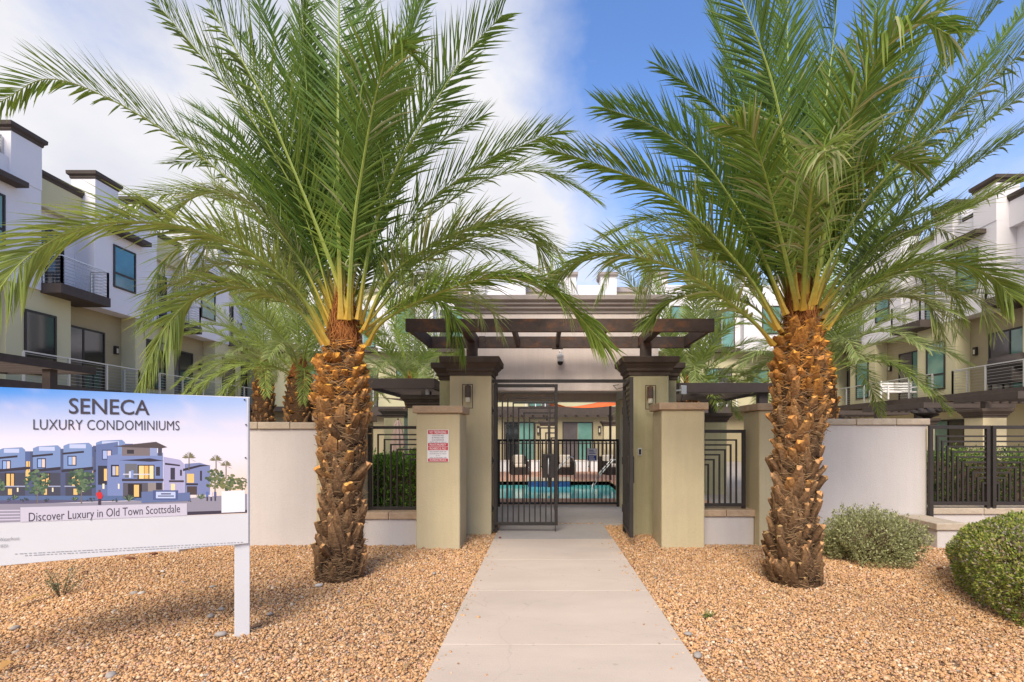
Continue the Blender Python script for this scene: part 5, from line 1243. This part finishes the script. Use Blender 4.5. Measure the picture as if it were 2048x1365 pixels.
t = thing('cream_awning', 'cream cloth awning edge under the left patio canopy', 'awning', (-3.0, 11.6, 2.42))
MB().add([(-0.42,-0.8,-0.02),(0.05,-0.9,-0.05),(0.4,-0.8,0.0),(0.4,1.4,0.05),(0.05,1.4,0.0),(-0.42,1.4,0.04),(-0.42,-0.8,-0.03),(0.05,-0.9,-0.065),(0.4,-0.8,-0.012)], [(0,1,4,5),(1,2,3,4),(6,7,1,0),(7,8,2,1)]).build('cloth', M['canvas'], t)
t = thing('shade_sail', 'bright orange shade sail stretched behind the gatehouse', 'shade sail', (0.9, 16.5, 2.6))
sv, sf = [], []
for i in range(9):
    for j in range(5):
        u, v = i/8, j/4; x = -0.75+ 2.25*u; sag = -0.10*math.sin(math.pi*u)
        sv.append((x, 3.6*v*(1-0.3*u), 0.12*v + sag + (0.05 if u < 0.2 else 0.0) + 0.22*v*u))
for i in range(8):
    for j in range(4): sf.append((i*5+j, (i+1)*5+j, (i+1)*5+j+1, i*5+j+1))
so = MB().add(sv, sf).build('cloth', M['orange_sail'], t, smooth=True)
sm = so.modifiers.new('thickness', 'SOLIDIFY'); sm.thickness = 0.008
MB().tube([(-0.74,0,0.0),(-0.74,0,-2.6)], 0.045, 10).build('mast', M['brown'], t); MB().tube([(1.5,2.5,0.34),(1.5,2.5,-2.6)], 0.045, 10).build('mast', M['brown'], t)

# folded umbrella
t = thing('folded_umbrella', 'folded dusty pink umbrella behind the left fence panel', 'umbrella', (PX(796, 13.6), 13.6, 0))
n = 16; vs, fs = [], []
for z, r in ((2.02, 0.03), (1.98, 0.06), (1.86, 0.13), (1.83, 0.10), (1.6, 0.16), (1.3, 0.20), (1.0, 0.235), (0.85, 0.22)):
    for k in range(n): a = 2*math.pi*k/n; rr_ = r*(1.0 if k % 2 else 0.72); vs.append((rr_*math.cos(a), rr_*math.sin(a), z))
for i in range(7):
    for k in range(n): fs.append((i*n+k, (i+1)*n+k, (i+1)*n+(k+1) % n, i*n+(k+1) % n))
fs.append(tuple(range(n))); fs.append(tuple(7*n+k for k in range(n-1,-1,-1)))
MB().add(vs, fs).build('folded_canopy', M['canvas'], t)
MB().tube([(0,0,0),(0,0,2.06)], 0.024, 8).build('pole', M['brown'], t)
MB().tube_z([(0.26,0),(0.26,0.06),(0.05,0.1)], 0, 0, 18).build('base', M['iron'], t)
# lounge chairs behind the pool
def lounge(label, px, rz):
    t = thing('lounge_chair', label, 'lounge chair', (PX(px, 21.8), 21.8, 0.02), rz, 'wicker pool lounge chairs')
    MB().box(-0.36, 0.36, -0.36, 0.36, 0.0, 0.30).build('seat_frame', M['wicker'], t, bevel=0.02)
    for a in (-0.36, 0.25): MB().box(a, a+0.11, -0.36, 0.36, 0.301, 0.56).build('armrest', M['wicker'], t, bevel=0.02)
    MB().box(-0.36, 0.36, 0.362, 0.47, 0.0, 0.74).build('backrest', M['wicker'], t, bevel=0.02)
    MB().box(-0.245, 0.245, -0.34, 0.34, 0.303, 0.44).build('seat_cushion', M['cushion'], t, bevel=0.04)
    MB().box(-0.24, 0.24, 0.20, 0.338, 0.445, 0.80).build('back_cushion', M['cushion'], t, bevel=0.04)
lounge('dark wicker lounge chair with cream cushions behind the left gate leaf', 1038, R(10))
lounge('dark wicker lounge chair just right of the gate lock box', 1130, R(-4))
lounge('dark wicker lounge chair at the right side of the gate opening', 1222, R(24))
for x0, x1, lab in ((998, 1021, 'left of the first lounge chair'), (1056, 1079, 'right of the first lounge chair'), (1150, 1176, 'right of the middle lounge chair'), (1180, 1203, 'left of the last lounge chair')):
    Y = 23.4; t = thing('planter_box', 'low white planter box ' + lab + ' behind the pool', 'planter', (PX((x0+x1)/2, Y), Y, 0.02), group='white planter boxes'); hw = (x1-x0)/2/F*Y
    MB().box(-hw, hw, 0, 0.5, 0, 0.46).build('box', M['white_metal'], t, bevel=0.01); MB().box(-hw-0.02, hw+0.02, -0.02, 0.52, 0.461, 0.50).build('rim', M['white_metal'], t)
    MB().box(-hw+0.04, hw-0.04, 0.04, 0.46, 0.502, 0.515).build('soil', M['soil'], t)
t = thing('patio_fence', 'dark slatted patio fence behind the pool chairs', 'fence', (0.4, 24.9, 0.02))
for k in range(64):
    x = -6 + 12*k/63
    if abs(x + 0.4 - PX(1096, 25.2)) < 0.05: continue
    MB().box(x-0.035, x+0.035, -0.02, 0.02, 0.06, 1.30).build('slat', M['iron'], t)
MB().box(-6.1, 6.1, -0.03, -0.021, 1.22, 1.28).build('rail', M['iron'], t); MB().box(-6.1, 6.1, -0.03, -0.021, 0.12, 0.18).build('rail', M['iron'], t)
for k in range(5): MB().box(-6.1+k*3.0, -6.02+k*3.0, 0.021, 0.09, 0.0, 1.32).build('post', M['iron'], t)
def pool_rail(label, px, Y):
    t = thing('pool_handrail', label, 'handrail', (PX(px, Y), Y, 0.02), group='steel pool handrails')
    for dy in (0, 0.5): MB().tube([(0.30,dy,0.0),(0.30,dy,0.55),(0.22,dy,0.78),(0.05,dy,0.80),(-0.35,dy,0.35),(-0.62,dy,-0.1),(-0.66,dy,-0.5)], 0.024, 8).build('rail', M['steel'], t, smooth=True)
pool_rail('bent steel pool handrail at the far edge right of the lock box', 1135, 19.6)
pool_rail('bent steel pool handrail at the right edge of the pool', 1224, 17.4)

# balcony furniture and covers on the right block
t = thing('balcony_bench', 'white slatted bench on the right second floor balcony', 'bench', (PX(1800, 26.6), 26.9, ZF2))
for k in range(4): MB().box(-0.75, 0.75, -0.03, 0.03, 0.42+0.13*k, 0.50+0.13*k).build('back_slat', M['white_metal'], t)
MB().box(-0.75, 0.75, -0.62, -0.032, 0.34, 0.41).build('seat', M['white_metal'], t)
for x in (-0.81, 0.755):
    MB().box(x, x+0.055, -0.04, 0.04, 0, 0.98).build('leg', M['white_metal'], t); MB().box(x, x+0.055, -0.62, -0.56, 0, 0.62).build('leg', M['white_metal'], t); MB().box(x, x+0.055, -0.62, -0.042, 0.622, 0.67).build('armrest', M['white_metal'], t)
t = thing('covered_grill', 'grill under a dark cover on the nearest right balcony', 'grill', (PX(2032, 20.9), 20.9, ZF2)); t.location.x = 18.45
MB().box(-0.35, 0.35, -0.6, 0.6, 0.25, 0.85).build('cart', M['grill_cover'], t, bevel=0.05)
MB().tube([(0,-0.62,0.85),(0,-0.6,1.1),(0,0.6,1.1),(0,0.62,0.85)], 0.30, 12).build('hood', M['grill_cover'], t, smooth=True)
for x in (-0.28, 0.22):
    for y in (-0.5, 0.45): MB().box(x, x+0.06, y, y+0.06, 0, 0.25).build('leg', M['iron'], t)
t = thing('folded_cover', 'crumpled dark cloth cover lying on a patio column cap', 'cover', (PX(1853, 18.1), 18.1, 2.21))
rs = random.Random(5); vs, fs = [], []
for i in range(7):
    for k in range(14):
        a = 2*math.pi*k/14; u = i/6; r = 0.62*math.sin(math.pi*(0.08+0.5*u)/1.0)*(1-0.75*u**3)*rs.uniform(0.72, 1.15); vs.append((r*math.cos(a)*1.05, r*math.sin(a)*0.6, 0.012+0.36*u*rs.uniform(0.8, 1.12)))
for i in range(6):
    for k in range(14): fs.append((i*14+k, i*14+(k+1) % 14, (i+1)*14+(k+1) % 14, (i+1)*14+k))
fs.append(tuple(6*14+k for k in range(14))); fs.append(tuple(13-k for k in range(14)))
MB().add(vs, fs).build('cloth', M['grill_cover'], t)

# ================================================================== shrubs and ground litter
def leafy(t, surf, n, size, pal, seed, aspect=0.5, stem=True, inner=0.35, upbias=0.35, name='foliage', shoots=0.09):
    """n leaves spread through the outer volume; surf(u, v) -> (point, outward normal)"""
    rs = np.random.default_rng(seed); V, Fc, C = [], [], []
    for i in range(n):
        p, nr = surf(rs.random(), rs.random(), rs)
        dep = rs.random()**1.7*inner
        p = p - nr*dep
        if shoots: p = p + nr*shoots*max(0.0, math.sin(p[0]*41+seed)*math.sin(p[1]*37+1)*math.sin(p[2]*29+2)+0.15)
        d = unit(nr*0.8 + rs.normal(0, 0.6, 3) + np.array((0, 0, upbias))); sx = unit(np.cross(d, rs.normal(0, 1, 3))); l = size*rs.uniform(0.6, 1.4); w = l*aspect
        o = len(V); V += [p, p+d*l*0.5+sx*w*0.5, p+d*l, p+d*l*0.5-sx*w*0.5]; Fc.append((o, o+1, o+2, o+3))
        c = pal[rs.integers(len(pal))]*rs.uniform(0.75, 1.25); C += [(*c, 1)]*4
    mb = MB(); mb.v = [tuple(v) for v in V]; mb.f = Fc; mb.m = [0]*len(Fc)
    return mb.build(name, M['shrub'], t, colors=C)
def ellipsoid(rx, ry, rz, cz, lump=0.12, seed=0, flat=0.0, zlo=-0.3):
    ph = np.random.default_rng(seed).uniform(0, 6.28, 8)
    def f(u, v, rs):
        a = 6.2832*u; z = zlo+(1-zlo)*v; r = math.sqrt(max(0, 1-z*z)) if z > 0 else 1-0.35*z*z
        k = 1+lump*(math.sin(3*a+ph[0])*math.cos(4*z+ph[1])+0.7*math.sin(7*a+ph[2]+3*z)+0.5*math.sin(13*a+ph[3])*math.sin(9*z+ph[4]))
        nr = unit(np.array((r*math.cos(a)/rx, r*math.sin(a)/ry, max(z, -.2)/rz)))
        return np.array((rx*r*math.cos(a)*k, ry*r*math.sin(a)*k, cz+rz*z*k)), nr
    return f
def twigs(t, n, r, h, seed, m='twig'):
    rs = random.Random(seed); mb = MB()
    for i in range(n):
        a = rs.uniform(0, 6.283); u = rs.uniform(0.3, 1); mb.tube([(0.15*r*math.cos(a)*rs.random(), 0.15*r*math.sin(a), -0.02), (0.5*r*u*math.cos(a), 0.5*r*u*math.sin(a), h*0.45*rs.uniform(0.5, 1)), (r*u*math.cos(a+0.2), r*u*math.sin(a+0.2), h*rs.uniform(0.35, 0.95))], [0.012, 0.007, 0.003], 5)
    mb.build('stem', M[m], t)
def solid_core(t, rx, ry, z0, z1, name='inner_branches'):
    vs, fs = [], []; n = 14
    for i, (u, k) in enumerate(((0, .55), (.3, .8), (.7, .75), (1, .3))):
        for j in range(n): a = 6.2832*j/n; vs.append((rx*k*math.cos(a), ry*k*math.sin(a), z0+(z1-z0)*u))
    for i in range(3):
        for j in range(n): fs.append((i*n+j, i*n+(j+1) % n, (i+1)*n+(j+1) % n, (i+1)*n+j))
    fs.append(tuple(3*n+j for j in range(n)))
    MB().add(vs, fs).build(name, M['twig'], t)
t = thing('sage_shrub', 'round grey green shrub at the foot of the right pale wall', 'shrub', (PX(1738, 6.85), 6.85, 0))
leafy(t, ellipsoid(0.55, 0.50, 0.38, 0.22, 0.17, 3, zlo=-0.55), 30000, 0.030, [np.array((0.32,0.33,0.13)), np.array((0.43,0.43,0.20)), np.array((0.54,0.52,0.29)), np.array((0.22,0.23,0.10))], 3, 0.42, inner=0.22, upbias=0.5)
twigs(t, 60, 0.6, 0.5, 3); solid_core(t, 0.5, 0.44, 0.05, 0.5)
t = thing('clipped_hedge', 'large clipped green hedge in the right foreground', 'hedge', (5.16, 4.5, 0))
leafy(t, ellipsoid(1.22, 1.5, 0.58, 0.36, 0.05, 4, zlo=-0.6), 85000, 0.027, [np.array((0.20,0.28,0.045)), np.array((0.31,0.36,0.06)), np.array((0.44,0.42,0.10)), np.array((0.11,0.16,0.03)), np.array((0.36,0.37,0.09)), np.array((0.40,0.33,0.27))], 4, 0.5, inner=0.14, shoots=0.025)
twigs(t, 60, 1.0, 0.5, 4); solid_core(t, 1.12, 1.26, 0.04, 0.80)
def boxhedge(label, x0, x1, y0, y1, z0, z1, n, pal, seed, size=0.05):
    t = thing('hedge', label, 'hedge', ((x0+x1)/2, (y0+y1)/2, 0)); hx, hy = (x1-x0)/2, (y1-y0)/2
    def f(u, v, rs):
        q = rs.random(); b = 0.05*math.sin(17*u)+0.04*math.sin(31*v+seed)
        if q < 0.45: return np.array((-hx+2*hx*u, -hy-b, z0+(z1-z0)*v)), np.array((0, -1.0, 0.15))
        if q < 0.75: return np.array((-hx+2*hx*u, -hy+2*hy*v, z1+b+0.06*math.sin(u*23+seed))), np.array((0, 0, 1.0))
        return np.array((hx*(1 if q > 0.875 else -1)+b, -hy+2*hy*u, z0+(z1-z0)*v)), np.array((1.0 if q > 0.875 else -1.0, 0, 0.1))
    leafy(t, f, n, size, [np.array(p) for p in pal], seed, 0.5, inner=0.16)
    MB().box(-hx+0.1, hx-0.1, -hy+0.1, hy-0.1, 0, z1-0.1).build('inner_branches', M['twig'], t)
boxhedge('bright green hedge behind the left fence panel', -3.0, -1.95, 8.45, 9.2, 0.1, 1.22, 9000, [(0.16,0.34,0.04),(0.26,0.46,0.06),(0.34,0.54,0.09),(0.09,0.2,0.03)], 8)
boxhedge('green hedge behind the driveway fence at the right edge', 6.3, 9.6, 9.1, 10.3, 0.2, 1.24, 14000, [(0.09,0.16,0.03),(0.16,0.23,0.045),(0.24,0.29,0.07),(0.05,0.09,0.02)], 9)
# seedling in the gravel, weed by the path
t = thing('seedling', 'thin grey green seedling growing below the sales board', 'plant', (PX(122, 5.3), 5.3, 0))
mb = MB(); V, Fc, C = [], [], []; rs = np.random.default_rng(2)
for k in range(7):
    a = rs.uniform(0, 6.28); tip = np.array((0.22*math.cos(a)*rs.uniform(.4, 1.1), 0.15*math.sin(a), 0.28*rs.uniform(.55, 1.05))); mb.tube([(0.03*math.cos(a), 0.02*math.sin(a), -0.01), tuple(tip*0.55+np.array((0, 0, 0.02))), tuple(tip)], [0.005, 0.0035, 0.0015], 5)
    for j in range(60):
        u = rs.uniform(0.25, 1); p = tip*u+rs.normal(0, 0.016, 3); d = unit(rs.normal(0, 1, 3)+np.array((0, 0, 0.6)))*0.022; s_ = unit(np.cross(d, rs.normal(0, 1, 3)))*0.005
        o = len(V); V += [p, p+d*0.5+s_, p+d, p+d*0.5-s_]; Fc.append((o, o+1, o+2, o+3)); c = np.array((0.20, 0.22, 0.12))*rs.uniform(.7, 1.3); C += [(*c, 1)]*4
mb.build('stem', M['twig'], t); lv = MB(); lv.v = [tuple(v) for v in V]; lv.f = Fc; lv.m = [0]*len(Fc); lv.build('leaves', M['shrub'], t, colors=C)
def weed(label, px, py, n, h, seed):
    Y = 1680/(py-HY); t = thing('weed', label, 'plant', (PX(px, Y), Y, 0.0)); rs = np.random.default_rng(seed); V, Fc, C = [], [], []
    for k in range(n):
        a = rs.uniform(0, 6.28); d = np.array((math.cos(a), math.sin(a), rs.uniform(.2, .9))); p = rs.normal(0, 0.03, 3); p[2] = 0.012; l = h*rs.uniform(.5, 1.2); s_ = np.array((-math.sin(a), math.cos(a), 0))*0.005
        o = len(V); V += [p-s_, p+s_, p+d*l*0.6+s_*0.7, p+d*l]; Fc.append((o, o+1, o+2, o+3)); c = np.array((0.17, 0.22, 0.06))*rs.uniform(.6, 1.4); C += [(*c, 1)]*4
    lv = MB(); lv.v = [tuple(v) for v in V]; lv.f = Fc; lv.m = [0]*len(Fc); lv.build('blades', M['shrub'], t, colors=C)
weed('small dry weed on the left edge of the walkway', 927, 1226, 26, 0.05, 1)
weed('low green weed in the gravel right of the walkway', 1415, 1234, 46, 0.06, 2)
# dry leaflets shed by the palms
lt = MB(); rs = random.Random(77)
for k in range(70):
    cx_, cy_ = rs.choice(((-2.3, 5.6), (2.8, 5.5))); x, y = cx_+rs.gauss(0, 0.9), cy_+rs.gauss(0, 0.8)
    if PXL-0.05 < x < PXR+0.05 or y > 7.2 or y < 3: continue
    a = rs.uniform(0, 6.283); l = rs.uniform(0.06, 0.22); w = rs.uniform(0.004, 0.009); d = Vector((math.cos(a), math.sin(a), 0)); s_ = Vector((-d.y, d.x, 0))*w; p = Vector((x, y, 0.024))
    lt.add([p-s_*.4, p+s_*.4, p+d*l*.5+s_+Vector((0,0,rs.uniform(0.0,0.015))), p+d*l*.5-s_+Vector((0,0,rs.uniform(0.0,0.015))), p+d*l], [(0,1,2,3),(3,2,4)])
tag(lt.build('leaf_litter', mat('dry_leaflet', (0.42, 0.27, 0.12), 0.85, var=0.3, vscale=9)), 'dry brown palm leaflets scattered on the gravel under the palms', 'leaf litter', kind='stuff')
# stones and bark lying on the gravel
def rock_mesh(seed, col, flat):
    bm = bmesh.new(); bmesh.ops.create_icosphere(bm, subdivisions=2, radius=1.0); rs = random.Random(seed)
    for v in bm.verts:
        k = 1+0.16*mnoise.noise(v.co*1.3+Vector((seed, 0, 0))); v.co = Vector((v.co.x*k*1.25, v.co.y*k*0.9, v.co.z*k*flat))
    me = bpy.data.meshes.new('stone'); bm.to_mesh(me); bm.free()
    me.polygons.foreach_set('use_smooth', [True]*len(me.polygons)); me.materials.append(col); return me
peb_m = [mat('grey_pebble', (0.33, 0.29, 0.26), 0.7, var=0.15, vscale=30), mat('pale_pebble', (0.56, 0.50, 0.44), 0.7, var=0.12, vscale=30), mat('bark_chip', (0.20, 0.075, 0.035), 0.85, bump=0.8, bscale=60, var=0.35, vscale=30)]
pebs = [(268,1190,0,.035),(283,1190,1,.03),(325,1146,1,.024),(425,1177,0,.026),(421,1236,0,.032),(441,1273,0,.036),(30,1260,0,.032),(443,1222,0,.026),(540,1232,0,.024),(222,1356,0,.036),(638,1174,1,.034),(868,1150,0,.026),(1376,1272,0,.028),(1395,1315,0,.036)]
for k, (px, py, c, s) in enumerate(pebs):
    Y = 1680/(py-HY); o = bpy.data.objects.new('river_pebble', rock_mesh(k, peb_m[c], 0.55)); COL.objects.link(o); o.location = (PX(px, Y), Y, 0.018); o.scale = (s, s, s); o.rotation_euler = (0, 0, k*1.3)
    tag(o, ('smooth grey' if c == 0 else 'smooth cream') + ' river pebble lying loose among the tan gravel', 'pebble', 'loose river pebbles in the gravel')
for k, (px, py, s, lab) in enumerate(((260, 1121, .05, 'dark red chunk of palm bark on the gravel below the sales board'), (308, 1112, .045, 'flat brown bark chip on the gravel near the wall behind the board'), (1000, 1081, .028, 'small reddish bark chip at the left edge of the walkway'), (1880, 1142, .03, 'brown bark chip on the gravel between shrub and hedge'))):
    Y = 1680/(py-HY); o = bpy.data.objects.new('bark_chip', rock_mesh(40+k, peb_m[2], 0.4)); COL.objects.link(o); o.location = (PX(px, Y), Y, 0.03 if k != 2 else 0.045); o.scale = (s, s*0.7, s); o.rotation_euler = (0, 0.1, k)
    tag(o, lab, 'bark')
def litter(label, px0, py0, px1, py1, w, col):
    Ya, Yb = 1680/(py0-HY), 1680/(py1-HY); a, b = Vector((PX(px0, Ya), Ya, 0.028)), Vector((PX(px1, Yb), Yb, 0.03)); s_ = (b-a).cross(Vector((0,0,1))).normalized()*w
    m = (a+b)/2+Vector((0,0,0.03)); t3 = Vector((0, 0, 0.004))
    vs = [a-s_*.3, a+s_*.3, m+s_, m-s_, b+s_*.2, b-s_*.2]; vs = vs+[v+t3 for v in vs]
    o = MB().add(vs, [(3,2,1,0),(5,4,2,3),(6,7,8,9),(9,8,10,11),(0,1,7,6),(1,2,8,7),(2,4,10,8),(4,5,11,10),(5,3,9,11),(3,0,6,9)]).build('dry_sheath', mat('dry_sheath', col, 0.8, var=0.15, vscale=20)); rebase(o, (0,0,0)); tag(o, label, 'debris')
litter('dry tan palm sheath lying beside the seedling', 25, 1217, 112, 1192, 0.03, (0.46, 0.27, 0.09))
litter('short brown palm scrap in the bottom left corner', 0, 1346, 32, 1334, 0.05, (0.36, 0.19, 0.06))
